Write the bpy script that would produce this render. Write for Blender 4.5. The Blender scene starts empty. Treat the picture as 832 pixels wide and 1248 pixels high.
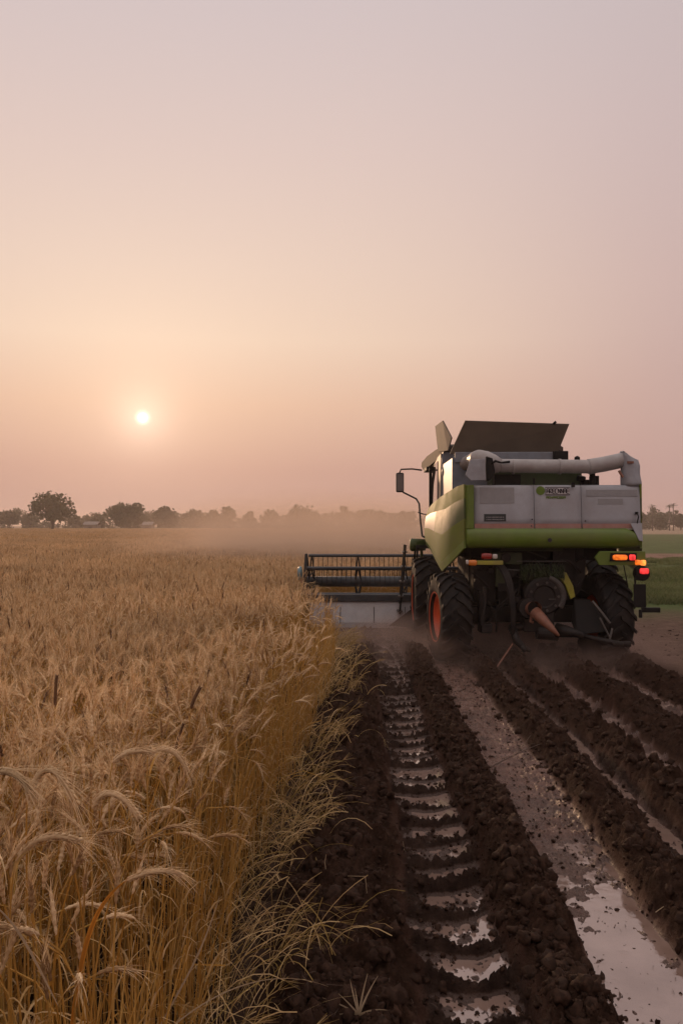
import bpy, math, random
import numpy as np
R = math.radians
PI = math.pi
random.seed(7)
rng = np.random.default_rng(7)
scn = bpy.context.scene
COL = scn.collection
F = 970.0          # focal length in photo pixels
H = 2.1            # camera height
VX, VY = 435.0, 640.0

def W(px, py, d):
    """a point d metres ahead seen at photo pixel (px, py)"""
    return np.array([(px - VX) / F * d, d, H - (py - VY) / F * d])

# ------------------------------------------------------------------ materials
def new_mat(name):
    m = bpy.data.materials.new(name); m.use_nodes = True
    nt = m.node_tree
    return m, nt, nt.nodes['Principled BSDF']

def N(nt, typ, **kw):
    n = nt.nodes.new(typ)
    for k, v in kw.items():
        if k.startswith('i_'):
            key = k[2:]
            key = int(key) if key.isdigit() else key.replace('_', ' ')
            n.inputs[key].default_value = v
        else:
            setattr(n, k, v)
    return n

def ramp(nt, stops, interp='LINEAR'):
    n = nt.nodes.new('ShaderNodeValToRGB')
    n.color_ramp.interpolation = interp
    e = n.color_ramp.elements
    while len(e) < len(stops): e.new(0.5)
    for el, (p, c) in zip(e, stops):
        el.position = p
        el.color = (c[0], c[1], c[2], 1) if hasattr(c, '__len__') else (c, c, c, 1)
    return n

def surface(name, c1, c2=None, rough=0.5, rough2=None, metal=0.0, scale=8.0, bump=0.0, bscale=40.0,
            dust=None, dust_amt=0.0, coat=0.0, spec=0.5, trans=0.0, detail=6.0, c3=None):
    m, nt, b = new_mat(name)
    L = nt.links
    tc = N(nt, 'ShaderNodeTexCoord')
    n1 = N(nt, 'ShaderNodeTexNoise', i_Scale=scale, i_Detail=detail, i_Roughness=0.65)
    L.new(tc.outputs['Object'], n1.inputs['Vector'])
    c2 = c2 or tuple(x * 0.75 for x in c1)
    st = [(0.32, c2), (0.66, c1)]
    if c3: st.append((0.78, c3))
    r = ramp(nt, st)
    L.new(n1.outputs['Fac'], r.inputs['Fac'])
    out = r.outputs['Color']
    if dust:
        n2 = N(nt, 'ShaderNodeTexNoise', i_Scale=scale * 0.45, i_Detail=8.0, i_Roughness=0.75)
        L.new(tc.outputs['Object'], n2.inputs['Vector'])
        rr = ramp(nt, [(0.5 - dust_amt * 0.4, 0.0), (0.75, min(1.0, dust_amt + 0.25))])
        L.new(n2.outputs['Fac'], rr.inputs['Fac'])
        mx = N(nt, 'ShaderNodeMix', data_type='RGBA')
        mx.inputs[7].default_value = (*dust, 1)
        L.new(rr.outputs['Color'], mx.inputs[0]); L.new(out, mx.inputs[6])
        out = mx.outputs[2]
    L.new(out, b.inputs['Base Color'])
    b.inputs['Metallic'].default_value = metal
    if rough2 is not None:
        mr = N(nt, 'ShaderNodeMapRange'); mr.inputs[1].default_value = 0.3; mr.inputs[2].default_value = 0.7
        mr.inputs[3].default_value = rough; mr.inputs[4].default_value = rough2
        L.new(n1.outputs['Fac'], mr.inputs[0]); L.new(mr.outputs[0], b.inputs['Roughness'])
    else:
        b.inputs['Roughness'].default_value = rough
    b.inputs['Specular IOR Level'].default_value = spec
    if coat: b.inputs['Coat Weight'].default_value = coat; b.inputs['Coat Roughness'].default_value = 0.15
    if bump:
        n3 = N(nt, 'ShaderNodeTexNoise', i_Scale=bscale, i_Detail=5.0, i_Roughness=0.6)
        L.new(tc.outputs['Object'], n3.inputs['Vector'])
        bp = N(nt, 'ShaderNodeBump', i_Strength=0.6, i_Distance=bump)
        L.new(n3.outputs['Fac'], bp.inputs['Height']); L.new(bp.outputs['Normal'], b.inputs['Normal'])
    return m

DUST = (0.20, 0.135, 0.10)
M = {}
M['panel'] = surface('weathered_grey_paint', (0.40, 0.42, 0.46), (0.33, 0.35, 0.385), 0.42, 0.6, scale=3.0, dust=(0.25, 0.22, 0.205), dust_amt=0.4, bump=0.002, bscale=5)
M['panel_dark'] = surface('faded_grey_sticker', (0.27, 0.265, 0.27), (0.23, 0.225, 0.23), 0.6, scale=9)
M['green'] = surface('harvester_green_paint', (0.115, 0.185, 0.012), (0.085, 0.14, 0.010), 0.38, 0.55, scale=4.0, dust=(0.14, 0.11, 0.05), dust_amt=0.22, bump=0.0015, bscale=4, coat=0.2)
M['green_dark'] = surface('dark_green_paint', (0.03, 0.05, 0.008), (0.02, 0.03, 0.006), 0.55, scale=5, dust=(0.04,0.03,0.02), dust_amt=0.2)  # darker green for engine cover, spreader brackets and bristles
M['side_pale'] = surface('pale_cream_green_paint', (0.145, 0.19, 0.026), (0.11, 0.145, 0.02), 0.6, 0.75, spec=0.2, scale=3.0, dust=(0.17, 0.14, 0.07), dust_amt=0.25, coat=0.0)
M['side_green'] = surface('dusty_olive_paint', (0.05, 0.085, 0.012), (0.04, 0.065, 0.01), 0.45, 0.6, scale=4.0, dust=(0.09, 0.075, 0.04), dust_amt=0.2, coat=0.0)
M['side_grey'] = surface('pale_grey_side_paint', (0.24, 0.215, 0.20), (0.19, 0.17, 0.16), 0.42, scale=4.0, dust=(0.22, 0.16, 0.12), dust_amt=0.2)
M['cab_blue'] = surface('blue_grey_cab_paint', (0.19, 0.22, 0.26), (0.14, 0.16, 0.19), 0.4, scale=5.0, dust=DUST, dust_amt=0.2)
M['cab_light'] = surface('cab_side_paint', (0.13, 0.11, 0.10), (0.10, 0.085, 0.075), 0.55, spec=0.2, scale=5.0, dust=DUST, dust_amt=0.2)
M['hood'] = surface('brown_grey_flap_metal', (0.165, 0.135, 0.10), (0.12, 0.098, 0.072), 0.55, 0.75, scale=3.5, dust=(0.15, 0.115, 0.09), dust_amt=0.35, bump=0.004, bscale=3)
M['hood_pale'] = surface('pale_flap_metal', (0.085, 0.07, 0.062), (0.065, 0.054, 0.048), 0.7, spec=0.12, scale=4, dust=DUST, dust_amt=0.2)
M['tube'] = surface('worn_grey_tube_paint', (0.42, 0.41, 0.41), (0.32, 0.31, 0.31), 0.38, 0.55, scale=4.0, dust=(0.23, 0.18, 0.15), dust_amt=0.4, c3=(0.38, 0.37, 0.36))
M['canvas'] = surface('grey_rubber_spout', (0.36, 0.38, 0.42), (0.28, 0.30, 0.33), 0.6, scale=6, dust=DUST, dust_amt=0.25, bump=0.006, bscale=6)
M['black'] = surface('black_metal', (0.012, 0.011, 0.011), (0.006, 0.006, 0.006), 0.55, 0.75, spec=0.22, scale=9, dust=(0.022, 0.015, 0.012), dust_amt=0.2, bump=0.002, bscale=30)
M['blackgrease'] = surface('greasy_black_metal', (0.012, 0.010, 0.010), (0.005, 0.0045, 0.0045), 0.4, 0.7, spec=0.3, scale=12, dust=(0.035, 0.022, 0.017), dust_amt=0.35, bump=0.004, bscale=25)
M['steel'] = surface('dull_steel', (0.11, 0.105, 0.10), (0.06, 0.055, 0.052), 0.4, 0.6, metal=0.6, scale=8, dust=(0.12, 0.08, 0.06), dust_amt=0.35)
M['sheet'] = surface('galvanised_header_sheet', (0.40, 0.385, 0.40), (0.28, 0.265, 0.27), 0.35, 0.55, scale=2.5, dust=(0.36, 0.28, 0.23), dust_amt=0.35, bump=0.004, bscale=3)
M['reel'] = surface('blue_grey_reel_paint', (0.045, 0.055, 0.065), (0.02, 0.024, 0.03), 0.35, 0.55, scale=6, dust=(0.06, 0.05, 0.045), dust_amt=0.25)
M['rubber'] = surface('tyre_rubber', (0.016, 0.015, 0.015), (0.010, 0.009, 0.009), 0.65, 0.85, spec=0.2, scale=10, dust=(0.055, 0.037, 0.029), dust_amt=0.25, bump=0.003, bscale=30)
M['rim'] = surface('orange_red_rim_paint', (0.68, 0.10, 0.025), (0.55, 0.07, 0.018), 0.45, scale=6, dust=(0.2, 0.10, 0.07), dust_amt=0.2)
M['rust'] = surface('rusty_orange_metal', (0.25, 0.095, 0.05), (0.15, 0.055, 0.032), 0.55, scale=14, dust=(0.15, 0.09, 0.07), dust_amt=0.3)
M['stripe'] = surface('faded_salmon_stripe', (0.40, 0.20, 0.165), (0.30, 0.14, 0.11), 0.5, scale=7, dust=(0.3, 0.27, 0.26), dust_amt=0.25)
M['cream'] = surface('cream_line_paint', (0.45, 0.42, 0.34), None, 0.5)
M['logo_green'] = surface('logo_green_print', (0.12, 0.20, 0.015), None, 0.5)
M['ink'] = surface('dark_print', (0.03, 0.02, 0.03), None, 0.6)
M['white'] = surface('white_print', (0.55, 0.52, 0.52), None, 0.6)
M['label'] = surface('black_label_plate', (0.02, 0.03, 0.032), None, 0.4)
M['plastic_blue'] = surface('faded_teal_plastic', (0.14, 0.24, 0.26), (0.09, 0.16, 0.18), 0.4)
M['yellow'] = surface('yellow_guard_paint', (0.35, 0.33, 0.02), None, 0.45, scale=8, dust=DUST, dust_amt=0.3)
M['lens_off_red'] = surface('red_lens', (0.30, 0.02, 0.015), None, 0.15, coat=0.6)
M['lens_off_white'] = surface('clear_lens', (0.55, 0.5, 0.47), None, 0.15, coat=0.6)
M['lens_off_orange'] = surface('amber_lens', (0.75, 0.22, 0.03), None, 0.15, coat=0.6)

def glass_mat():
    m, nt, b = new_mat('cab_glass')
    b.inputs['Base Color'].default_value = (0.05, 0.045, 0.04, 1)
    b.inputs['Roughness'].default_value = 0.06
    b.inputs['Coat Weight'].default_value = 1.0
    b.inputs['IOR'].default_value = 1.6
    return m
M['glass'] = glass_mat()

def lamp_mat(name, col, strength):
    m, nt, b = new_mat(name)
    b.inputs['Base Color'].default_value = (*col, 1)
    b.inputs['Emission Color'].default_value = (*col, 1)
    tc = N(nt, 'ShaderNodeTexCoord')
    n1 = N(nt, 'ShaderNodeTexNoise', i_Scale=25.0, i_Detail=1.0)
    nt.links.new(tc.outputs['Object'], n1.inputs['Vector'])
    mr = N(nt, 'ShaderNodeMapRange'); mr.inputs[1].default_value = .35; mr.inputs[2].default_value = .65
    mr.inputs[3].default_value = strength * .5; mr.inputs[4].default_value = strength * 1.4
    nt.links.new(n1.outputs['Fac'], mr.inputs[0]); nt.links.new(mr.outputs[0], b.inputs['Emission Strength'])
    b.inputs['Roughness'].default_value = 0.2
    return m
M['lit_orange'] = lamp_mat('lit_amber_lamp', (1.0, 0.20, 0.02), 0.7)
M['lit_yellow'] = lamp_mat('lit_yellow_lamp', (1.0, 0.36, 0.06), 1.0)
M['lit_red'] = lamp_mat('lit_red_lamp', (1.0, 0.05, 0.05), 0.75)

def plant_mat(name, cols, trans=0.35, rough=0.6, per_instance=True, hue_noise=5.0):
    """straw, leaf or ear: colour varies from plant to plant and along it"""
    m, nt, b = new_mat(name)
    L = nt.links
    geo = N(nt, 'ShaderNodeNewGeometry')
    oi = N(nt, 'ShaderNodeObjectInfo')
    add = N(nt, 'ShaderNodeMath', operation='MULTIPLY_ADD')
    L.new(oi.outputs['Random'], add.inputs[0]); add.inputs[1].default_value = 0.45
    mul = N(nt, 'ShaderNodeMath', operation='MULTIPLY'); mul.inputs[1].default_value = 0.55
    L.new(geo.outputs['Random Per Island'], mul.inputs[0]); L.new(mul.outputs[0], add.inputs[2])
    r = ramp(nt, [(i / (len(cols) - 1), c) for i, c in enumerate(cols)])
    L.new(add.outputs[0], r.inputs['Fac'])
    nz = N(nt, 'ShaderNodeTexNoise', i_Scale=0.55, i_Detail=3.0)
    L.new(geo.outputs['Position'], nz.inputs['Vector'])
    rr = ramp(nt, [(0.3, (0.78, 0.74, 0.70)), (0.7, (1.15, 1.12, 1.08))])
    L.new(nz.outputs['Fac'], rr.inputs['Fac'])
    mx = N(nt, 'ShaderNodeMix', data_type='RGBA', blend_type='MULTIPLY'); mx.inputs[0].default_value = 1
    L.new(r.outputs['Color'], mx.inputs[6]); L.new(rr.outputs['Color'], mx.inputs[7])
    L.new(mx.outputs[2], b.inputs['Base Color'])
    b.inputs['Roughness'].default_value = rough
    b.inputs['Specular IOR Level'].default_value = 0.25
    if trans:
        tr = N(nt, 'ShaderNodeBsdfTranslucent'); L.new(mx.outputs[2], tr.inputs['Color'])
        ms = N(nt, 'ShaderNodeMixShader'); ms.inputs[0].default_value = trans
        L.new(b.outputs[0], ms.inputs[1]); L.new(tr.outputs[0], ms.inputs[2])
        L.new(ms.outputs[0], nt.nodes['Material Output'].inputs['Surface'])
    return m
M['stem'] = plant_mat('wheat_stem', [(0.44, 0.22, 0.035), (0.55, 0.31, 0.07), (0.58, 0.37, 0.12), (0.46, 0.29, 0.06)], 0.25)
M['ear'] = plant_mat('wheat_ear', [(0.26, 0.15, 0.065), (0.56, 0.37, 0.19), (0.80, 0.62, 0.39), (0.70, 0.51, 0.29), (0.40, 0.25, 0.11)], 0.25)
M['leaf'] = plant_mat('wheat_leaf', [(0.56, 0.38, 0.16), (0.70, 0.52, 0.29), (0.48, 0.29, 0.07), (0.64, 0.46, 0.24)], 0.4)
M['dark_ear'] = plant_mat('dark_wheat_ear', [(0.10, 0.055, 0.03), (0.17, 0.095, 0.05)], 0.1)
M['straw'] = plant_mat('fallen_straw', [(0.42, 0.25, 0.08), (0.60, 0.40, 0.17), (0.34, 0.24, 0.07), (0.66, 0.48, 0.26), (0.60, 0.42, 0.18)], 0.25)
M['orange_leaf'] = plant_mat('orange_leaf', [(0.52, 0.22, 0.03), (0.44, 0.19, 0.03)], 0.4)
M['dry_white'] = plant_mat('bleached_grass', [(0.42, 0.32, 0.21), (0.52, 0.41, 0.29)], 0.3)
M['grass'] = plant_mat('green_crop', [(0.08, 0.115, 0.04), (0.12, 0.165, 0.06), (0.19, 0.20, 0.09), (0.10, 0.15, 0.05)], 0.35)
M['crown'] = plant_mat('tree_leaves', [(0.04, 0.05, 0.022), (0.06, 0.07, 0.03), (0.085, 0.085, 0.04)], 0.2)
M['bark'] = surface('tree_bark', (0.09, 0.065, 0.05), (0.05, 0.038, 0.03), 0.85, scale=2)
M['twig'] = surface('dark_twig', (0.10, 0.06, 0.04), (0.06, 0.035, 0.025), 0.7, scale=15)
M['clod'] = surface('dark_soil_clod', (0.056, 0.030, 0.020), (0.016, 0.0085, 0.0055), 0.65, 0.95, scale=30, bump=0.01, bscale=60, spec=0.1)
M['shedwall'] = surface('pale_shed_wall', (0.22, 0.19, 0.17), None, 0.8)
M['shedroof'] = surface('pale_tin_roof', (0.20, 0.17, 0.155), None, 0.7)
M['shed_dark'] = surface('dark_shed_door', (0.06, 0.05, 0.05), None, 0.8)

# ------------------------------------------------------------------ mesh helpers
class MB:
    def __init__(s): s.v = []; s.f = []; s.m = []
    def add(s, vs, fs, mi=0):
        o = len(s.v); s.v.extend([tuple(map(float, p)) for p in vs])
        s.f.extend([tuple(i + o for i in f) for f in fs]); s.m.extend([mi] * len(fs)); return s
    def box(s, x0, x1, y0, y1, z0, z1, mi=0):
        vs = [(x, y, z) for z in (z0, z1) for y in (y0, y1) for x in (x0, x1)]
        return s.add(vs, [(0, 2, 3, 1), (4, 5, 7, 6), (0, 1, 5, 4), (2, 6, 7, 3), (0, 4, 6, 2), (1, 3, 7, 5)], mi)
    def tube(s, pts, r, n=8, mi=0, cap=True):
        pts = [np.array(p, float) for p in pts]
        rs = r if hasattr(r, '__len__') else [r] * len(pts)
        up = None; rings = []
        for i, p in enumerate(pts):
            t = pts[min(i + 1, len(pts) - 1)] - pts[max(i - 1, 0)]
            t = t / (np.linalg.norm(t) + 1e-9)
            if up is None:
                a = np.array([0, 0, 1.0]) if abs(t[2]) < .9 else np.array([1.0, 0, 0])
                up = np.cross(t, a)
            up = up - t * np.dot(up, t); up /= (np.linalg.norm(up) + 1e-9)
            b = np.cross(t, up)
            rings.append([p + rs[i] * (math.cos(2 * PI * k / n) * up + math.sin(2 * PI * k / n) * b) for k in range(n)])
        vs = [q for rg in rings for q in rg]; fs = []
        for i in range(len(pts) - 1):
            for k in range(n):
                k2 = (k + 1) % n
                fs.append((i * n + k, i * n + k2, (i + 1) * n + k2, (i + 1) * n + k))
        if cap and n > 2:
            fs.append(tuple(reversed(range(n)))); fs.append(tuple((len(pts) - 1) * n + k for k in range(n)))
        return s.add(vs, fs, mi)
    def prism(s, poly, ax, a0, a1, mi=0):
        """poly: 2-D outline in the plane across axis ax, pushed from a0 to a1"""
        def mk(p, a):
            q = list(p); q.insert(ax, a); return q
        n = len(poly)
        vs = [mk(p, a0) for p in poly] + [mk(p, a1) for p in poly]
        fs = [tuple(range(n)), tuple(reversed(range(n, 2 * n)))] + [(i, i + n, (i + 1) % n + n, (i + 1) % n) for i in range(n)]
        return s.add(vs, fs, mi)
    def plate(s, quad, t, mi=0):
        q = [np.array(p, float) for p in quad]
        nn = np.cross(q[1] - q[0], q[-1] - q[0]); nn /= np.linalg.norm(nn)
        n = len(q)
        vs = [p + nn * t / 2 for p in q] + [p - nn * t / 2 for p in q]
        fs = [tuple(range(n)), tuple(reversed(range(n, 2 * n)))] + [(i, i + n, (i + 1) % n + n, (i + 1) % n) for i in range(n)]
        return s.add(vs, fs, mi)
    def ribbon(s, pts, w, side=None, mi=0):
        pts = [np.array(p, float) for p in pts]; n = len(pts)
        ws = w if hasattr(w, '__len__') else [w] * n
        vs = []
        for i, p in enumerate(pts):
            t = pts[min(i + 1, n - 1)] - pts[max(i - 1, 0)]
            sd = np.cross(t, side if side is not None else (0, 0, 1.0)); l = np.linalg.norm(sd)
            sd = sd / l if l > 1e-6 else np.array([1.0, 0, 0])
            vs += [p - sd * ws[i] / 2, p + sd * ws[i] / 2]
        return s.add(vs, [(2 * i, 2 * i + 1, 2 * i + 3, 2 * i + 2) for i in range(n - 1)], mi)
    def lathe(s, prof, n=32, ax=0, mi=0, c=(0, 0, 0)):
        """prof: (along, radius) pairs spun round axis ax"""
        vs = []; m = len(prof)
        for k in range(n):
            a = 2 * PI * k / n
            for (t, r) in prof:
                q = [r * math.cos(a), r * math.sin(a)]; q.insert(ax, t)
                vs.append([q[j] + c[j] for j in range(3)])
        fs = []
        for k in range(n):
            for i in range(m - 1):
                fs.append((k * m + i, k * m + i + 1, ((k + 1) % n) * m + i + 1, ((k + 1) % n) * m + i))
        return s.add(vs, fs, mi)
    def build(s, name, mats, parent=None, smooth=False, bevel=0, origin=None):
        me = bpy.data.meshes.new(name)
        v = np.array(s.v, float)
        o = np.zeros(3)
        if origin is not None: o = np.array(origin, float)
        elif parent is not None: o = world_loc(parent)
        me.from_pydata([tuple(p) for p in (v - o)], [], s.f)
        if not isinstance(mats, (list, tuple)): mats = [mats]
        for m in mats: me.materials.append(M[m] if isinstance(m, str) else m)
        if len(mats) > 1: me.polygons.foreach_set('material_index', s.m)
        if smooth:
            me.polygons.foreach_set('use_smooth', [True] * len(me.polygons))
        me.update()
        ob = bpy.data.objects.new(name, me); COL.objects.link(ob)
        if parent is not None:
            ob.parent = parent; ob.location = o - world_loc(parent)
        else: ob.location = o
        ob['_w'] = [float(x) for x in o]
        if bevel:
            bv = ob.modifiers.new('bevel', 'BEVEL'); bv.width = bevel; bv.segments = 2; bv.limit_method = 'ANGLE'; bv.angle_limit = R(35)
        return ob
def world_loc(o): return np.array(o['_w'][:]) if '_w' in o else np.zeros(3)
def tag(o, label=None, cat=None, group=None, kind=None):
    if label: o['label'] = label
    if cat: o['category'] = cat
    if group: o['group'] = group
    if kind: o['kind'] = kind
    return o
def empty(name, loc):
    o = bpy.data.objects.new(name, None); COL.objects.link(o); o.location = loc
    o['_w'] = [float(x) for x in loc]; o.empty_display_size = .3
    return o
def fast_mesh(name, V, Fq, mat, smooth=False, kind=None, nper=4):
    """V (n,3) float, Fq (m,nper) int"""
    me = bpy.data.meshes.new(name)
    me.vertices.add(len(V)); me.vertices.foreach_set('co', np.ascontiguousarray(V, np.float32).ravel())
    m = len(Fq); me.loops.add(m * nper); me.loops.foreach_set('vertex_index', np.ascontiguousarray(Fq, np.int32).ravel())
    me.polygons.add(m); me.polygons.foreach_set('loop_start', np.arange(0, m * nper, nper, dtype=np.int32))
    if smooth: me.polygons.foreach_set('use_smooth', np.ones(m, bool))
    me.update(calc_edges=True)
    for q in (mat if isinstance(mat, list) else [mat]): me.materials.append(M[q] if isinstance(q, str) else q)
    ob = bpy.data.objects.new(name, me); COL.objects.link(ob)
    if kind: ob['kind'] = kind
    return ob

# ------------------------------------------------------------------ noise
def vnoise(x, y, seed=0):
    x = np.asarray(x, float); y = np.asarray(y, float)
    xi = np.floor(x).astype(np.int64); yi = np.floor(y).astype(np.int64)
    xf = x - xi; yf = y - yi
    def h(a, b):
        n = (a * 374761393 + b * 668265263 + seed * 974634777) & 0x7fffffff
        n = ((n ^ (n >> 13)) * 1274126177) & 0x7fffffff
        return ((n ^ (n >> 16)) & 0xffff) / 32767.5 - 1
    u = xf * xf * xf * (xf * (xf * 6 - 15) + 10); v = yf * yf * yf * (yf * (yf * 6 - 15) + 10)
    return (h(xi, yi) * (1 - u) + h(xi + 1, yi) * u) * (1 - v) + (h(xi, yi + 1) * (1 - u) + h(xi + 1, yi + 1) * u) * v
def fbm(x, y, sc, oc=4, seed=0, g=0.5, billow=False):
    t = 0; a = 1; f = 1 / sc; s = 0
    for i in range(oc):
        c, sn = math.cos(i * 1.1 + .5), math.sin(i * 1.1 + .5)
        n = vnoise((x * c - y * sn) * f + 17.3 * i, (x * sn + y * c) * f - 9.1 * i, seed + i)
        t = t + a * (np.abs(n) * 2 - 0.6 if billow else n); s += a; a *= g; f *= 2.03
    return t / s
def sstep(a, b, x):
    t = np.clip((x - a) / (b - a), 0, 1); return t * t * (3 - 2 * t)

# ------------------------------------------------------------------ terrain
RIDGES = [  # centre X, half width, height
    (-0.06, 0.34, 0.13), (0.93, 0.185, 0.155), (1.82, 0.18, 0.135), (2.35, 0.19, 0.13), (3.12, 0.24, 0.16), (4.02, 0.24, 0.13)]
RUTS = [(0.52, 0.28, 0.075, 17.0), (2.075, 0.12, 0.048, 12.5), (2.68, 0.20, 0.06, 12.5), (3.58, 0.19, 0.06, 12.5)]
def wob(Y, k): return 0.035 * vnoise(Y * 0.9 + k * 31.0, Y * 0 + k, 5) + 0.02 * vnoise(Y * 2.7 + k * 11.0, Y * 0 + k, 6)

def terrain(X, Y):
    near = 1 - sstep(15, 34, Y)
    behind = sstep(-6, -2, Y)
    inzone = sstep(-0.62, -0.40, X) * (1 - sstep(4.35, 4.9, X)) * behind
    Z = 0.02 * fbm(X, Y, 2.2, 3, 40)
    rough = fbm(X, Y, 0.34, 5, 11, 0.6, True)
    fine = fbm(X, Y, 0.055, 3, 23, 0.6, True)
    R_ = np.zeros_like(X); clod = np.zeros_like(X)
    for k, (c, w, h) in enumerate(RIDGES):
        end = 1 - sstep(12.0, 15.0, Y) if k else 1 - sstep(12.0, 15.5, Y)
        ww = w * (1 + 0.16 * vnoise(Y * 1.7 + 5 * k, Y * 0 + k, 61))
        t = np.clip(1 - ((X - c - wob(Y, k)) / ww) ** 2, 0, 1)
        p = t ** 0.8
        R_ += p * h * (0.85 + 0.3 * vnoise(Y * 1.3, Y * 0 + 3 * k, 63)) * end
        clod = np.maximum(clod, np.clip(t * 1.6, 0, 1) * end)
    Z = Z + (R_ + clod * (0.11 * rough + 0.030 * fine + 0.012 * fbm(X, Y, 0.028, 2, 29, 0.6, True))) * behind
    rut = np.zeros_like(X); 
    for k, (c, w, dep, yend) in enumerate(RUTS):
        cc = c + wob(Y, k + 20)
        e = (1 - sstep(yend - 1, yend + 1.5, Y)) * behind
        t = (1 - sstep(w * 0.72, w * 1.05, np.abs(X - cc))) * e
        rut = np.maximum(rut, t)
        dz = -dep * t
        if w > 0.13:    # tread bars left across the rut
            sp = 0.335 if k == 0 else 0.33
            u = (X - cc) / w
            ph = (Y + 0.10 * u * u * (-1.3 if k == 0 else -1) - 0.06 * u + 0.05 * vnoise(Y * 1.5, X * 3, 71)) / sp
            fr = np.abs(ph - np.round(ph)) * sp
            keep = 0.75 + 0.45 * vnoise(np.round(ph) * 3.7, np.round(ph) * 0 + k, 77)
            tb = (1 - sstep(w * 1.0, w * 1.55, np.abs(X - cc + .06))) * e
            dz = dz + tb * (.35 + .65 * keep) * 0.088 * np.exp(-(fr / 0.022) ** 2) * (1 + 0.35 * rough)
        dz = dz + t * (0.068 * fbm(X, Y, 0.10, 6, 81, 0.78) + 0.010 * fine)
        if k == 0: dz = dz + t * (0.028 * np.clip(-(X - cc) / w + 0.05, 0, 1) + .012 * vnoise(Y * .8, X * 0 + 5.5, 88))
        Z = Z + dz
    # smooth wet middle track
    mc = 1.36 + wob(Y, 33)
    mid = (1 - sstep(0.24, 0.32, np.abs(X - mc))) * (1 - sstep(12.5, 15, Y)) * behind
    low = 1 - sstep(4.3, 6.6, Y + 0.9 * fbm(X, Y, .5, 4, 91))
    Z = Z + mid * (-0.030 - 0.036 * low + (0.022 + .030 * low) * fbm(X, Y, 0.14, 6, 93, 0.76) + 0.020 * fbm(X, Y, 0.045, 3, 95, 0.6, True) * (1 - .5 * low))
    # crumbly dry ground right of the ruts and behind the machine
    dry = sstep(4.2, 4.8, X) * (1 - sstep(19, 30, Y)) * behind
    Z = Z + dry * (0.022 * rough + 0.006 * fine)
    mach = sstep(12.5, 14.5, Y) * (1 - sstep(19, 30, Y)) * sstep(.9, 1.3, X) * (1 - sstep(4.2, 4.8, X))
    Z = Z + mach * (0.05 * rough + 0.01 * fine)
    under = (1 - sstep(-0.6, -0.4, X)) * near * behind
    Z = Z + under * 0.03 * fbm(X, Y, 0.3, 3, 97)
    mid = mid * (1 - np.clip(clod * 1.5, 0, 1))
    wet = np.clip(rut * 0.95 + mid, 0, 1)
    soil = np.maximum(np.clip(np.maximum(clod, rut), 0, 1) * behind, inzone * (1 - sstep(12.5, 15.5, Y))) * (1 - mid)
    soil = soil * (1 - .8 * rut * sstep(1.8, 1.9, X) * (1 - np.clip(clod * 2, 0, 1)))
    return Z, wet, soil

def build_ground():
    def seg(a, b, d): return list(np.arange(a, b, d))
    def grow(a, b, d, q):
        o = []; x = a
        while x < b: o.append(x); x += d; d *= q
        o.append(b); return o
    xs = [-x for x in reversed(grow(0.75, 1400, 0.05, 1.18))] + seg(-0.70, 2.2, 0.0095) + seg(2.2, 4.5, 0.014) + grow(4.5, 9, 0.03, 1.01) + grow(9.2, 1400, 0.3, 1.2)
    ys = [-y for y in reversed(grow(2.0, 300, 0.5, 1.3))] + seg(-1.5, 2.4, 0.12)
    y = 2.4
    while y < 22: ys.append(y); y += max(0.010, 0.0042 * y)
    ys += grow(22.1, 2600, 0.12, 1.10)
    xs = np.unique(np.round(xs, 4)); ys = np.unique(np.round(ys, 4))
    X, Y = np.meshgrid(xs, ys)
    Z, wet, soil = terrain(X, Y)
    nx, ny = len(xs), len(ys)
    V = np.stack([X, Y, Z], -1).reshape(-1, 3)
    i = np.arange((ny - 1) * (nx - 1)); r = i // (nx - 1); c = i % (nx - 1); a = r * nx + c
    Fq = np.stack([a, a + 1, a + nx + 1, a + nx], 1)
    ob = fast_mesh('ground', V, Fq, M['ground'], smooth=True, kind='structure')
    me = ob.data
    for nm, arr in (('wet', wet), ('soil', soil)):
        at = me.attributes.new(nm, 'FLOAT', 'POINT'); at.data.foreach_set('value', arr.ravel().astype(np.float32))
    return ob

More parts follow.
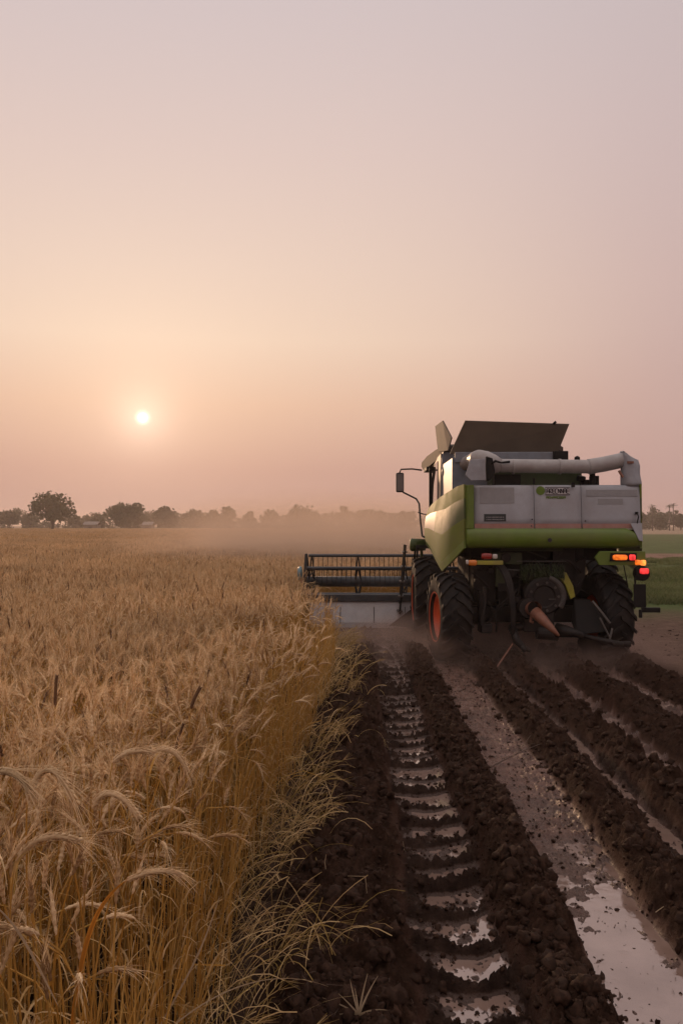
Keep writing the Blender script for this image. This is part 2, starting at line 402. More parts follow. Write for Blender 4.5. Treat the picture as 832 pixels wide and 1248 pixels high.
def ground_material():
    m, nt, b = new_mat('field_ground'); L = nt.links
    geo = N(nt, 'ShaderNodeNewGeometry'); pos = geo.outputs['Position']
    sep = N(nt, 'ShaderNodeSeparateXYZ'); L.new(pos, sep.inputs[0])
    def noise(sc, det=5, ro=.6): 
        n = N(nt, 'ShaderNodeTexNoise', i_Scale=sc, i_Detail=float(det), i_Roughness=ro); L.new(pos, n.inputs['Vector']); return n.outputs['Fac']
    def mr(src, a, b_, c=0.0, d=1.0):
        n = N(nt, 'ShaderNodeMapRange', interpolation_type='SMOOTHSTEP'); L.new(src, n.inputs[0])
        for i, v in zip((1, 2, 3, 4), (a, b_, c, d)): n.inputs[i].default_value = v
        return n.outputs[0]
    def math_(op, a, b_):
        n = N(nt, 'ShaderNodeMath', operation=op)
        for i, v in enumerate((a, b_)):
            if isinstance(v, (int, float)): n.inputs[i].default_value = v
            else: L.new(v, n.inputs[i])
        return n.outputs[0]
    def mix(f, a, b_):
        n = N(nt, 'ShaderNodeMix', data_type='RGBA'); L.new(f, n.inputs[0])
        for i, v in ((6, a), (7, b_)):
            if isinstance(v, tuple): n.inputs[i].default_value = (*v, 1)
            else: L.new(v, n.inputs[i])
        return n.outputs[2]
    def rp(src, st):
        r = ramp(nt, st); L.new(src, r.inputs[0]); return r.outputs['Color']
    wet = N(nt, 'ShaderNodeAttribute', attribute_name='wet').outputs['Fac']
    soil = N(nt, 'ShaderNodeAttribute', attribute_name='soil').outputs['Fac']
    dry_c = rp(noise(3.5, 7, .7), [(.3, (0.085, 0.052, 0.038)), (.55, (0.15, 0.097, 0.072)), (.75, (0.21, 0.145, 0.105))])
    soil_c = rp(noise(14, 7, .7), [(.3, (0.014, 0.007, 0.0045)), (.58, (0.044, 0.023, 0.015)), (.8, (0.10, 0.056, 0.04))])
    mud_c = rp(noise(6, 7, .65), [(.3, (0.065, 0.027, 0.018)), (.52, (0.16, 0.082, 0.058)), (.72, (0.26, 0.155, 0.12))])
    # rust red crumbs along the middle track
    rustf = math_('MULTIPLY', mr(noise(2.3, 6, .7), .52, .66), mr(sep.outputs['Y'], 5.0, 6.5))
    mud_c = mix(rustf, mud_c, (0.085, 0.042, 0.03))
    col = mix(soil, dry_c, soil_c)
    # mid track (wet but not dark soil); rut floors are a darker wet soil
    rutmask = math_('MULTIPLY', wet, soil)
    col = mix(wet, col, mud_c)
    rut_c = rp(noise(9, 6, .7), [(.38, (0.015, 0.008, 0.0055)), (.62, (0.042, 0.024, 0.017)), (.8, (0.14, 0.09, 0.07))])
    col = mix(rutmask, col, rut_c)
    # green crop to the right, with a dirt strip and a brown patch
    e1 = math_('ADD', sep.outputs['Y'], math_('MULTIPLY', noise(0.25, 5, .7), 7.0))
    greenf = mr(e1, 20.5, 24.5)
    strip = math_('MULTIPLY', mr(e1, 52, 54.5), math_('SUBTRACT', 1.0, mr(e1, 61, 64)))
    g_c = rp(noise(0.5, 9, .75), [(.3, (0.085, 0.06, 0.035)), (.45, (0.075, 0.095, 0.035)), (.6, (0.10, 0.13, 0.05)), (.75, (0.16, 0.13, 0.075))])
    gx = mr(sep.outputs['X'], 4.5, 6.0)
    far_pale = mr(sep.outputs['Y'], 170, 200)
    g_c = mix(strip, g_c, (0.22, 0.135, 0.10))
    g_c = mix(mr(noise(0.13, 4, .6), .62, .70), g_c, (0.12, 0.07, 0.045))
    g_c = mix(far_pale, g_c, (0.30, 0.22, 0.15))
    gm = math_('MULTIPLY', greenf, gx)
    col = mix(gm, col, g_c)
    # near-black soil with litter-brown flecks under the wheat
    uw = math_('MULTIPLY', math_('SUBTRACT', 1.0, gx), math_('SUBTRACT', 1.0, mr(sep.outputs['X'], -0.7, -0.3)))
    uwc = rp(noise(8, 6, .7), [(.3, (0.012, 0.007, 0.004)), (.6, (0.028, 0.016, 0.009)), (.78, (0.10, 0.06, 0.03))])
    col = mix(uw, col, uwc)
    damp = math_('MULTIPLY', wet, mr(math_('ADD', sep.outputs['Z'], math_('MULTIPLY', noise(22, 4, .7), .03)), -.030, -.012, 1.0, 0.0))
    col = mix(math_('MULTIPLY', damp, .75), col, (0.115, 0.068, 0.052))
    L.new(col, b.inputs['Base Color'])
    wetm = math_('MAXIMUM', math_('MULTIPLY', wet, math_('SUBTRACT', 1.0, math_('MULTIPLY', soil, .75))), math_('MULTIPLY', damp, .9))
    rg = mr(math_('MULTIPLY', wetm, mr(noise(5, 6, .7), .35, .6, .45, 1.0)), 0, 1, 0.9, 0.26)
    L.new(rg, b.inputs['Roughness'])
    sp_ = mr(wetm, 0, 1, 0.06, 0.5); L.new(sp_, b.inputs['Specular IOR Level'])
    bp = N(nt, 'ShaderNodeBump', i_Strength=0.9, i_Distance=0.02); L.new(noise(45, 6, .7), bp.inputs['Height'])
    bp2 = N(nt, 'ShaderNodeBump', i_Strength=0.5, i_Distance=0.05); L.new(noise(9, 5, .6), bp2.inputs['Height'])
    L.new(bp2.outputs[0], bp.inputs['Normal']); L.new(bp.outputs[0], b.inputs['Normal'])
    M['ground'] = m

def water_material():
    m, nt, b = new_mat('muddy_sky_sheen_water'); L = nt.links
    geo = N(nt, 'ShaderNodeNewGeometry')
    n1 = N(nt, 'ShaderNodeTexNoise', i_Scale=3.0, i_Detail=6.0); L.new(geo.outputs['Position'], n1.inputs['Vector'])
    r = ramp(nt, [(.3, (0.22, 0.14, 0.11)), (.7, (0.34, 0.235, 0.195))]); L.new(n1.outputs['Fac'], r.inputs[0])  # muddy tint lifted so the colour also carries sky reflection
    L.new(r.outputs['Color'], b.inputs['Base Color'])
    b.inputs['Roughness'].default_value = 0.04; b.inputs['IOR'].default_value = 1.9; b.inputs['Coat Weight'].default_value = .8; b.inputs['Coat Roughness'].default_value = .02
    n2 = N(nt, 'ShaderNodeTexNoise', i_Scale=14.0, i_Detail=3.0); L.new(geo.outputs['Position'], n2.inputs['Vector'])
    bp = N(nt, 'ShaderNodeBump', i_Strength=0.25, i_Distance=0.01); L.new(n2.outputs['Fac'], bp.inputs['Height']); L.new(bp.outputs[0], b.inputs['Normal'])
    M['water'] = m
ground_material(); water_material()
ground = build_ground()
def puddle(x0, x1, y0, y1, z):
    mb = MB(); mb.add([(x0, y0, z), (x1, y0, z), (x1, y1, z), (x0, y1, z)], [(0, 1, 2, 3)])
    o = mb.build('puddle_water', 'water'); tag(o, kind='structure'); return o
puddle(0.22, 0.90, 1.5, 15.5, -0.055)
puddle(1.02, 1.74, 1.0, 9.5, -0.054)
puddle(1.93, 2.19, 2.5, 8.2, -0.026)
puddle(2.46, 2.90, 3.0, 11.2, -0.044)
puddle(3.37, 3.79, 3.5, 11.8, -0.042)

# loose clods on and beside the ridges
def ico():
    t = (1 + 5 ** .5) / 2
    v = np.array([(-1, t, 0), (1, t, 0), (-1, -t, 0), (1, -t, 0), (0, -1, t), (0, 1, t), (0, -1, -t), (0, 1, -t), (t, 0, -1), (t, 0, 1), (-t, 0, -1), (-t, 0, 1)], float)
    v /= np.linalg.norm(v[0])
    f = [(0, 11, 5), (0, 5, 1), (0, 1, 7), (0, 7, 10), (0, 10, 11), (1, 5, 9), (5, 11, 4), (11, 10, 2), (10, 7, 6), (7, 1, 8), (3, 9, 4), (3, 4, 2), (3, 2, 6), (3, 6, 8), (3, 8, 9), (4, 9, 5), (2, 4, 11), (6, 2, 10), (8, 6, 7), (9, 8, 1)]
    vs = [tuple(p) for p in v]; cache = {}; nf = []
    def mid(a, b):
        k = (min(a, b), max(a, b))
        if k not in cache:
            p = (np.array(vs[a]) + np.array(vs[b])) / 2; p /= np.linalg.norm(p); vs.append(tuple(p)); cache[k] = len(vs) - 1
        return cache[k]
    for a, b, c in f:
        ab, bc, ca = mid(a, b), mid(b, c), mid(c, a)
        nf += [(a, ab, ca), (b, bc, ab), (c, ca, bc), (ab, bc, ca)]
    return np.array(vs), np.array(nf)
def clods():
    v0, f0 = ico()
    n = 17000
    k = rng.choice(len(RIDGES), n, p=[.26, .24, .15, .12, .13, .10])
    c = np.array([r[0] for r in RIDGES])[k]; w = np.array([r[1] for r in RIDGES])[k]
    Y = 2.3 + 11.5 * rng.random(n) ** 1.35
    X = c + w * np.clip(rng.normal(0, .62, n), -1.45, 1.45)
    S = 0.005 + 0.032 * rng.random(n) ** 4.5; S[:420] = 0.018 + .020 * rng.random(420) ** 2
    # crumbs fallen into the wet middle track and the ruts
    n2 = 3600; X2 = rng.uniform(1.06, 1.68, n2); Y2 = 2.6 + 9 * rng.random(n2) ** 1.2; S2 = 0.0018 + 0.010 * rng.random(n2) ** 5
    n3 = 5200; X3 = rng.uniform(.28, .88, n3); Y3 = 2.6 + 9 * rng.random(n3) ** 1.2; S3 = 0.002 + 0.012 * rng.random(n3) ** 3.5
    n4 = 350; X4 = rng.uniform(4.1, 6.5, n4); Y4 = rng.uniform(7, 17, n4); S4 = 0.006 + 0.02 * rng.random(n4) ** 3
    n5 = 900; X5 = rng.uniform(1.0, 4.4, n5); Y5 = rng.uniform(11.5, 17, n5); S5 = 0.012 + 0.05 * rng.random(n5) ** 3
    X = np.r_[X, X2, X3, X4, X5]; Y = np.r_[Y, Y2, Y3, Y4, Y5]; S = np.r_[S, S2, S3, S4, S5]; n = len(X)
    Z = terrain(X, Y)[0]
    Z = np.maximum(Z, -0.064) + S * 0.05
    P = np.repeat(v0[None], n, 0)
    P = P * (1 + 0.36 * rng.standard_normal((n, len(v0), 1)).clip(-1.6, 1.6))
    P = P * (0.65 + 0.7 * rng.random((n, 1, 3)))
    a = rng.random(n) * 2 * PI; ca, sa = np.cos(a)[:, None], np.sin(a)[:, None]
    x, y = P[:, :, 0] * ca - P[:, :, 1] * sa, P[:, :, 0] * sa + P[:, :, 1] * ca
    P = np.stack([x, y, P[:, :, 2]], -1) * S[:, None, None] + np.stack([X, Y, Z], -1)[:, None]
    Fq = (f0[None] + (np.arange(n) * len(v0))[:, None, None]).reshape(-1, 3)
    o = fast_mesh('soil_clods', P.reshape(-1, 3), Fq, 'clod', smooth=False, kind='stuff', nper=3)
    tag(o, 'loose dark clods of wet soil strewn along the plough ridges', 'soil clods')
clods()

# ------------------------------------------------------------------ wheat
def arc(p0, hgt, az, lean, nod, n, droop_start=.7):
    """points of a stem rising from p0, nodding over near its top"""
    pts = [np.array(p0, float)]; th = lean * .3; step = hgt / n
    d = np.array([math.cos(az), math.sin(az), 0])
    for i in range(n):
        f = (i + 1) / n
        th = lean * (.3 + .7 * f) + (nod * max(0, (f - droop_start) / (1 - droop_start)) ** 1.5)
        pts.append(pts[-1] + step * (d * math.sin(th) + np.array([0, 0, math.cos(th)])))
    return pts, th, d
def wheat_plant(mb, p0, hgt, rnd, lod, az=None, nod=None, eard=1.0, mi=(0, 1, 2), ears=None):
    az = rnd.uniform(0, 2 * PI) if az is None else az
    nod = rnd.choice([.25, .6, 1.2, 2.0]) * rnd.uniform(.6, 1.2) if nod is None else nod
    lean = rnd.uniform(0.02, .22)
    ns = {0: 9, 1: 6, 2: 5, 3: 2}[lod]
    pts, th, d = arc(p0, hgt, az, lean, nod * .6, ns)
    if lod <= 1: (mb if ears is None else ears[0]).tube(pts, [(.0040 if lod == 0 else .0034) - .0014 * i / ns for i in range(len(pts))], 4 if lod == 0 else 3, mi[0], False)
    elif lod == 2: mb.ribbon(pts, .0065, side=(rnd.uniform(-1, 1), rnd.uniform(-1, 1), .1), mi=mi[0])
    else: mb.ribbon(pts, .016, side=(rnd.uniform(-.3, .3), 1, .1), mi=mi[0])
    # ear
    el = rnd.uniform(.085, .12) * eard * (1.12, 1.35, 1.3, 1.0)[lod]; ne = {0: 11, 1: 7, 2: 4, 3: 2}[lod]
    ep = [pts[-1]]; th0 = th; ths = [th]
    for i in range(ne):
        th0 += nod * .45 / ne
        ep.append(ep[-1] + el / ne * (d * math.sin(th0) + np.array([0, 0, math.cos(th0)]))); ths.append(th0)
    rmax = .0066 * eard ** .6 * (1 if lod < 2 else 1.3 if lod == 2 else 2.2)
    rs = [rmax * (math.sin(PI * min(1, (i + .7) / (ne + .7))) ** .5) * (1 + (.28 if i % 2 else -.2) * (lod < 2)) for i in range(ne + 1)]
    em = mb if ears is None else ears[1]
    em.tube(ep, rs, {0: 6, 1: 4, 2: 3, 3: 3}[lod], mi[1], False)
    # awns
    na = {0: 26, 1: 15, 2: 7, 3: 3}[lod]; wa = {0: .0011, 1: .0015, 2: .0028, 3: .009}[lod]
    side = np.cross(d, (0, 0, 1))
    for k in range(na):
        f = rnd.uniform(.1, 1); i = min(ne, int(f * ne)); t = ths[i]
        fw = d * math.sin(t) + np.array([0, 0, math.cos(t)]); up = np.cross(side, fw)
        a = rnd.uniform(0, 2 * PI); sp = rnd.uniform(.25, .55)
        dr = fw + sp * (math.cos(a) * side + math.sin(a) * up); dr /= np.linalg.norm(dr)
        ln = rnd.uniform(.06, .10) * (eard ** .5)
        p = ep[i]; q = p + dr * ln * .5; e = p + dr * ln + np.array([0, 0, -.012])
        s2 = np.cross(dr, (rnd.uniform(-1, 1), rnd.uniform(-1, 1), rnd.uniform(-1, 1)))
        l = np.linalg.norm(s2); s2 = s2 / l * wa if l > 1e-3 else side * wa
        em.add([p - s2, p + s2, q + s2 * .7, q - s2 * .7, e], [(0, 1, 2, 3), (3, 2, 4)], mi[1])
    # leaves
    nl = {0: 2, 1: 1, 2: 1, 3: 1}[lod]
    for k in range(nl):
        f = rnd.uniform(.25, .85); i = max(1, int(f * ns)); p = pts[i]; a = rnd.uniform(0, 2 * PI)
        dd = np.array([math.cos(a), math.sin(a), 0]); ln = rnd.uniform(.14, .30); t = rnd.uniform(.2, .7); q = p.copy(); lp = [q]
        nn = {0: 7, 1: 5, 2: 3, 3: 2}[lod]; cv = rnd.uniform(1.2, 2.6)
        for j in range(nn):
            t += cv / nn; q = q + ln / nn * (dd * math.sin(t) + np.array([0, 0, math.cos(t)])); lp.append(q)
        wl = rnd.uniform(.004, .009) * {0: 1, 1: 1, 2: 1.4, 3: 2.6}[lod]
        mb2 = mb if ears is None else ears[2]
        mb2.ribbon(lp, [wl * (1 - (j / nn) ** 2 * .85) for j in range(nn + 1)], side=(rnd.uniform(-.5, .5), rnd.uniform(-.5, .5), 1), mi=mi[2])

SRC = {}
def source(name, mbs, mats):
    """mesh variants kept outside the scene, used only by the scatter of one object"""
    c = bpy.data.collections.new(name)
    for i, mb in enumerate(mbs):
        me = bpy.data.meshes.new(name); me.from_pydata([tuple(p) for p in mb.v], [], mb.f)
        for m in mats: me.materials.append(M[m])
        me.polygons.foreach_set('material_index', mb.m); me.update()
        c.objects.link(bpy.data.objects.new('%s_%02d' % (name, i), me))
    return c
def scatter(name, coll, P, rotz, scale, idx, tilt=None):
    n = len(P)
    me = bpy.data.meshes.new(name); me.vertices.add(n); me.vertices.foreach_set('co', np.asarray(P, np.float32).ravel())
    rot = np.zeros((n, 3), np.float32); rot[:, 2] = rotz
    if tilt is not None: rot[:, :2] = tilt
    a = me.attributes.new('rot', 'FLOAT_VECTOR', 'POINT'); a.data.foreach_set('vector', rot.ravel())
    sc = np.asarray(scale, np.float32)
    if sc.ndim == 1: sc = np.repeat(sc[:, None], 3, 1)
    a = me.attributes.new('scl', 'FLOAT_VECTOR', 'POINT'); a.data.foreach_set('vector', sc.ravel())
    a = me.attributes.new('idx', 'INT', 'POINT'); a.data.foreach_set('value', np.asarray(idx, np.int32))
    ob = bpy.data.objects.new(name, me); COL.objects.link(ob)
    ng = bpy.data.node_groups.new(name + '_nodes', 'GeometryNodeTree')
    ng.interface.new_socket('Geometry', in_out='INPUT', socket_type='NodeSocketGeometry')
    ng.interface.new_socket('Geometry', in_out='OUTPUT', socket_type='NodeSocketGeometry')
    gi = ng.nodes.new('NodeGroupInput'); go = ng.nodes.new('NodeGroupOutput')
    iop = ng.nodes.new('GeometryNodeInstanceOnPoints'); ci = ng.nodes.new('GeometryNodeCollectionInfo')
    ci.inputs['Collection'].default_value = coll; ci.inputs['Separate Children'].default_value = True; ci.inputs['Reset Children'].default_value = True
    def attr(nm, t):
        x = ng.nodes.new('GeometryNodeInputNamedAttribute'); x.data_type = t; x.inputs['Name'].default_value = nm
        return next(o for o in x.outputs if o.enabled and o.name == 'Attribute')
    L = ng.links
    L.new(gi.outputs[0], iop.inputs['Points']); L.new(ci.outputs[0], iop.inputs['Instance'])
    iop.inputs['Pick Instance'].default_value = True
    L.new(attr('idx', 'INT'), iop.inputs['Instance Index'])
    L.new(attr('rot', 'FLOAT_VECTOR'), iop.inputs['Rotation'])
    L.new(attr('scl', 'FLOAT_VECTOR'), iop.inputs['Scale'])
    L.new(iop.outputs[0], go.inputs[0])
    md = ob.modifiers.new('scatter', 'NODES'); md.node_group = ng
    return ob

def patch(size, count, lod, seed, hgt):
    rnd = random.Random(seed); mb = MB()
    for i in range(count):
        x, y = rnd.uniform(-size / 2, size / 2), rnd.uniform(-size / 2, size / 2)
        h = hgt * rnd.uniform(.84, 1.06)
        dark = rnd.random() < .014
        wheat_plant(mb, (x, y, -.03), h, rnd, lod, mi=(0, 3 if dark else 1, 2), nod=.15 if dark else None)
    if lod == 0 or lod == 1:      # broken stems and dead leaves low in the stand
        for i in range(count // 5):
            x, y = rnd.uniform(-size / 2, size / 2), rnd.uniform(-size / 2, size / 2); a = rnd.uniform(0, 2 * PI)
            pts, _, _ = arc((x, y, 0), rnd.uniform(.3, .7), a, rnd.uniform(.3, 1.0), rnd.uniform(0, 1.5), 5, .4)
            mb.ribbon(pts, rnd.uniform(.003, .006), side=(rnd.uniform(-1, 1), rnd.uniform(-1, 1), .3), mi=rnd.choice((0, 2)))
    return mb
WM = ['stem', 'ear', 'leaf', 'dark_ear']
near_c = source('wheat_near_source', [patch(.42, 31, 0, 100 + i, 1.06) for i in range(6)], WM)
mid_c = source('wheat_mid_source', [patch(1.0, 150, 1, 200 + i, 1.0) for i in range(5)], WM)
mid2_c = source('wheat_second_source', [patch(1.8, 330, 2, 300 + i, .98) for i in range(5)], WM)
far_c = source('wheat_far_source', [patch(4.0, 520, 3, 400 + i, .97) for i in range(4)], WM)

def edge(Y): return -0.67 + 0.27 * sstep(4.5, 10.5, Y) + 0.05 * vnoise(Y * 1.1, Y * 0, 51)
def in_field(X, Y, pad):
    a = (X + pad * .45 < edge(Y)) & (Y < 18.3)
    b = (X < 6.0 - pad * .5) & (Y >= 18.3 + pad * .4)
    cut = (X > -1.25) & (Y > 15.9) & (Y < 18.3 + pad * .4)
    return (a | b) & ~cut
def field_points(y0, y1, sp, lx, rx, pad):
    ys = np.arange(y0, y1, sp); xs = np.arange(-lx(y1), rx(y1), sp)
    X, Y = np.meshgrid(xs, ys); X = X.ravel() + rng.uniform(-.4, .4, X.size) * sp; Y = Y.ravel() + rng.uniform(-.4, .4, Y.size) * sp
    k = (X > -lx(Y)) & (X < rx(Y)) & in_field(X, Y, pad) & (Y >= y0)
    return X[k], Y[k]
def field(name, coll, nv, y0, y1, sp, pad, lx, rx, label, hs=1.0):
    X, Y = field_points(y0, y1, sp, lx, rx, pad)
    Z = np.zeros_like(X); n = len(X)
    hh = hs * (1 + .07 * fbm(X, Y, 2.8, 3, 55) + .035 * fbm(X, Y, .6, 2, 56)) * (1 + .06 * (1 - sstep(2.2, 5, Y)))
    w = rng.uniform(.92, 1.08, n)
    o = scatter(name, coll, np.stack([X, Y, Z], 1), rng.uniform(0, 2 * PI, n), np.stack([w, w, hh], 1), rng.integers(0, nv, n), rng.normal(0, .05, (n, 2)))
    tag(o, label, 'wheat', kind='stuff'); return o
lx = lambda y: .62 * y + 1.2
rx = lambda y: .46 * y + 1.0
field('wheat_crop', near_c, 6, 2.0, 7.5, .33, .34, lx, rx, 'golden ripe bearded wheat standing tall in the near left foreground')
field('wheat_crop', mid_c, 5, 7.3, 24, .80, .9, lx, rx, 'golden ripe wheat standing in the middle of the field beside the header')
field('wheat_crop', mid2_c, 5, 23.5, 62, 1.45, 1.7, lx, rx, 'hazy ripe wheat in the field beyond the harvester')
field('wheat_crop', far_c, 4, 60, 262, 3.3, 3.6, lx, rx, 'far pale wheat stretching to the tree line')

# leaning and fallen straw along the cut edge
def straw_edge():
    mb = MB(); rnd = random.Random(3)
    for i in range(2900):
        Y = 1.7 + 12.5 * rnd.random() ** 1.6
        e = float(edge(np.array(Y)))
        near = 1 if Y < 7 else 2
        clump = float(vnoise(np.array(Y * 1.9), np.array(3.1), 58))
        if clump < rnd.uniform(-.9, .5): continue
        X = e + rnd.uniform(-.10, .30 + .16 * clump) * (1 if rnd.random() < .85 else 1.35)
        a = rnd.uniform(0, 2 * PI) if rnd.random() < .45 else rnd.gauss(-.25, .7)
        ln = rnd.uniform(.10, .44); lean = rnd.uniform(.6, 1.5); nod = rnd.uniform(-.1, .6) if rnd.random() < .75 else rnd.uniform(.6, 1.4)
        z0 = float(terrain(np.array([X]), np.array([Y]))[0][0]) + rnd.uniform(-.01, .10)
        pts, _, _ = arc((X, Y, z0), ln, a, lean, nod, 6, .15)
        pts = [np.array((p[0], p[1], max(p[2], z0 * .5 + .003))) for p in pts]
        mb.ribbon(pts, rnd.uniform(.0022, .0048) * (1 if near == 1 else 1.5), side=(rnd.uniform(-1, 1), rnd.uniform(-1, 1), .6), mi=0)
        if rnd.random() < .25:
            q = pts[-1]
            for k in range(6):
                dr = (pts[-1] - pts[-2]); dr = dr / np.linalg.norm(dr) + np.array([rnd.uniform(-.4, .4) for _ in range(3)])
                mb.ribbon([q, q + dr * .04, q + dr * .075], [.002, .0015, .0008], side=(rnd.uniform(-1, 1), 1, .2), mi=0)
    o = mb.build('fallen_straw', 'straw'); tag(o, 'tangled straw leaning and fallen along the cut edge of the wheat', 'straw', kind='stuff')
straw_edge()
def edge_stems():
    mb = MB(); rnd = random.Random(17)
    for i in range(900):
        Y = 1.9 + 12 * rnd.random() ** 1.4
        X = float(edge(np.array(Y))) + rnd.uniform(-.16, .07)
        pts, _, _ = arc((X, Y, -.02), rnd.uniform(.35, 1.0), rnd.uniform(0, 6.3), rnd.uniform(.02, .22), rnd.uniform(0, .35), 5, .4)
        mb.tube(pts, [.0027, .0026, .0025, .0023, .002, .0016], 3, 0, False)
        if rnd.random() < .6:
            i_ = rnd.randint(1, 4); a = rnd.uniform(-1.2, 1.2); lp, _, _ = arc(pts[i_], rnd.uniform(.15, .35), a, .6, rnd.uniform(.8, 2.4), 6, .05)
            mb.ribbon(lp, [.007, .0075, .007, .006, .005, .0035, .001], side=(rnd.uniform(-.4, .4), .5, 1), mi=1)
    o = mb.build('standing_stems', ['stem', 'leaf']); tag(o, 'bare upright stems and torn leaves along the cut edge of the wheat', 'stems', kind='stuff')
edge_stems()
# bits of chaff and straw on the soil
def chaff():
    mb = MB(); rnd = random.Random(13)
    for i in range(900):
        Y = 2.5 + 11 * rnd.random() ** 1.3; X = rnd.choice((rnd.uniform(-.45, .3), rnd.uniform(-.45, 4.6), rnd.uniform(1.1, 1.8)))
        z = max(float(terrain(np.array([X]), np.array([Y]))[0][0]), -.06) + .012; a = rnd.uniform(0, PI); l = rnd.uniform(.015, .06)
        d = np.array([math.cos(a), math.sin(a), rnd.uniform(-.2, .3)])
        mb.ribbon([np.array((X, Y, z)), np.array((X, Y, z + .004)) + d * l * .5, np.array((X, Y, z)) + d * l], [.0015, .0022, .001], mi=0)
    o = mb.build('straw_chaff', 'twig'); tag(o, 'tiny bits of dark chaff scattered over the soil and mud', 'chaff', kind='stuff')
chaff()

# wheat stalks that stand out in the foreground
def bezier(P, n):
    P = [np.array(p, float) for p in P]; out = []
    for i in range(n + 1):
        t = i / n; Q = P[:]
        while len(Q) > 1: Q = [Q[j] * (1 - t) + Q[j + 1] * t for j in range(len(Q) - 1)]
        out.append(Q[0])
    return out
def hero_stalk(ctrl_stem, ctrl_ear, label, seed, ear_m='ear', r=.009, awn=.11, na=60, leafs=1, cat='wheat stalk'):
    rnd = random.Random(seed)
    root = empty('wheat_stalk', ctrl_stem[0]); tag(root, label, cat)
    sp = bezier(ctrl_stem, 16); s = MB().tube(sp, [.0034 - .0012 * i / 16 for i in range(17)], 6); s.build('stem', 'stem', root, True)
    ep = bezier(ctrl_ear, 22); ne = 22; e = MB()
    rs = [r * (math.sin(PI * min(1, (i + 1.2) / (ne + 1.4))) ** .5) * (.72 if i % 2 else 1.12) for i in range(ne + 1)]
    e.tube(ep, rs, 7, 0)
    for i in range(1, ne, 1):        # husks in two rows
        t = ep[i + 1] - ep[i - 1]; t /= np.linalg.norm(t); sd = np.cross(t, (.2, 1, .1)); sd /= np.linalg.norm(sd)
        for q in (-1, 1):
            b0 = ep[i] + sd * q * r * .5; b1 = b0 + t * r * 1.9 + sd * q * r * .55
            e.tube([b0, (b0 + b1) / 2, b1], [r * .3, r * .5, r * .08], 5, 0)
    e.build('ear', ear_m, root, True)
    w = MB()
    for k in range(na):
        i = rnd.randint(1, ne - 1); t = ep[i + 1] - ep[i - 1]; t /= np.linalg.norm(t)
        rv = np.array([rnd.gauss(0, 1) for _ in range(3)]); rv -= t * np.dot(rv, t); rv /= np.linalg.norm(rv)
        dr = t + rv * rnd.uniform(.2, .6); dr /= np.linalg.norm(dr); ln = awn * rnd.uniform(.6, 1.1)
        w.tube([ep[i], ep[i] + dr * ln * .5 + (0, 0, -.002), ep[i] + dr * ln + (0, 0, -.014)], [.0007, .0005, .0002], 3, 0, False)
    w.build('awns', ear_m, root)
    for k in range(leafs):
        i = rnd.randint(7, 13); p = sp[i]; a = rnd.uniform(0, 2 * PI); pts, _, _ = arc(p, rnd.uniform(.2, .32), a, .4, rnd.uniform(1.6, 2.6), 8, .1)
        l = MB(); l.ribbon(pts, [.009 * (1 - (j / 8) ** 2 * .9) for j in range(9)], side=(.2, .3, 1)); l.build('leaf', 'leaf', root)
    return root
def g(px, py, d): 
    p = W(px, py, d); return p
def base(px, d): return np.array([(px - VX) / F * d, d, -.02])
hero_stalk([base(40, 2.45), g(36, 1120, 2.45), g(28, 1010, 2.42), g(33, 975, 2.4)], [g(33, 975, 2.4), g(50, 925, 2.4), g(66, 925, 2.38), g(95, 985, 2.36)],
           'large hooked bearded wheat ear highest of the heads at the lower left', 1, r=.0095, awn=.15, na=90)
hero_stalk([base(120, 2.6), g(115, 1100, 2.6), g(108, 1010, 2.58), g(113, 985, 2.56)], [g(113, 985, 2.56), g(122, 958, 2.56), g(150, 962, 2.54), g(170, 998, 2.52)],
           'pale arched wheat ear right of the large hooked one', 2, r=.0095, awn=.10)
hero_stalk([base(20, 2.2), g(5, 1130, 2.2), g(12, 1070, 2.2), g(20, 1050, 2.2)], [g(20, 1050, 2.2), g(40, 1018, 2.2), g(65, 1014, 2.2), g(98, 1026, 2.2)],
           'wheat ear bending right just below the large hooked one', 4, r=.009, awn=.12, na=70)
hero_stalk([base(95, 2.3), g(110, 1160, 2.3), g(125, 1090, 2.3), g(152, 1074, 2.3)], [g(152, 1074, 2.3), g(180, 1060, 2.3), g(205, 1056, 2.3), g(222, 1066, 2.3)],
           'bleached wheat ear pointing right above the dark gap in the stems', 5, r=.0072, awn=.085, na=70, leafs=0)
hero_stalk([base(150, 3.0), g(135, 1060, 3), g(128, 960, 3), g(137, 930, 3)], [g(137, 930, 3), g(150, 915, 3), g(172, 912, 3), g(185, 918, 3)],
           'wheat ear arching right, left one of a touching pair', 6, r=.010, awn=.12)
hero_stalk([base(190, 3.05), g(182, 1060, 3.05), g(178, 960, 3.05), g(180, 922, 3.05)], [g(180, 922, 3.05), g(195, 905, 3.05), g(220, 912, 3.05), g(228, 940, 3.05)],
           'wheat ear arching right and down, right one of a touching pair', 7, r=.010, awn=.12)
hero_stalk([base(216, 3.7), g(214, 1000, 3.7), g(212, 940, 3.7), g(214, 915, 3.7)], [g(214, 915, 3.7), g(217, 900, 3.7), g(220, 892, 3.7), g(224, 882, 3.7)],
           'thin upright dark brown wheat ear above the touching pair', 8, 'dark_ear', r=.0055, awn=.05, na=20)
hero_stalk([base(228, 4.4), g(226, 960, 4.4), g(230, 880, 4.4), g(233, 864, 4.4)], [g(233, 864, 4.4), g(235, 855, 4.4), g(238, 848, 4.4), g(244, 838, 4.4)],
           'stubby upright dark brown wheat ear nearest the cut edge', 9, 'dark_ear', r=.008, awn=.05, na=20)
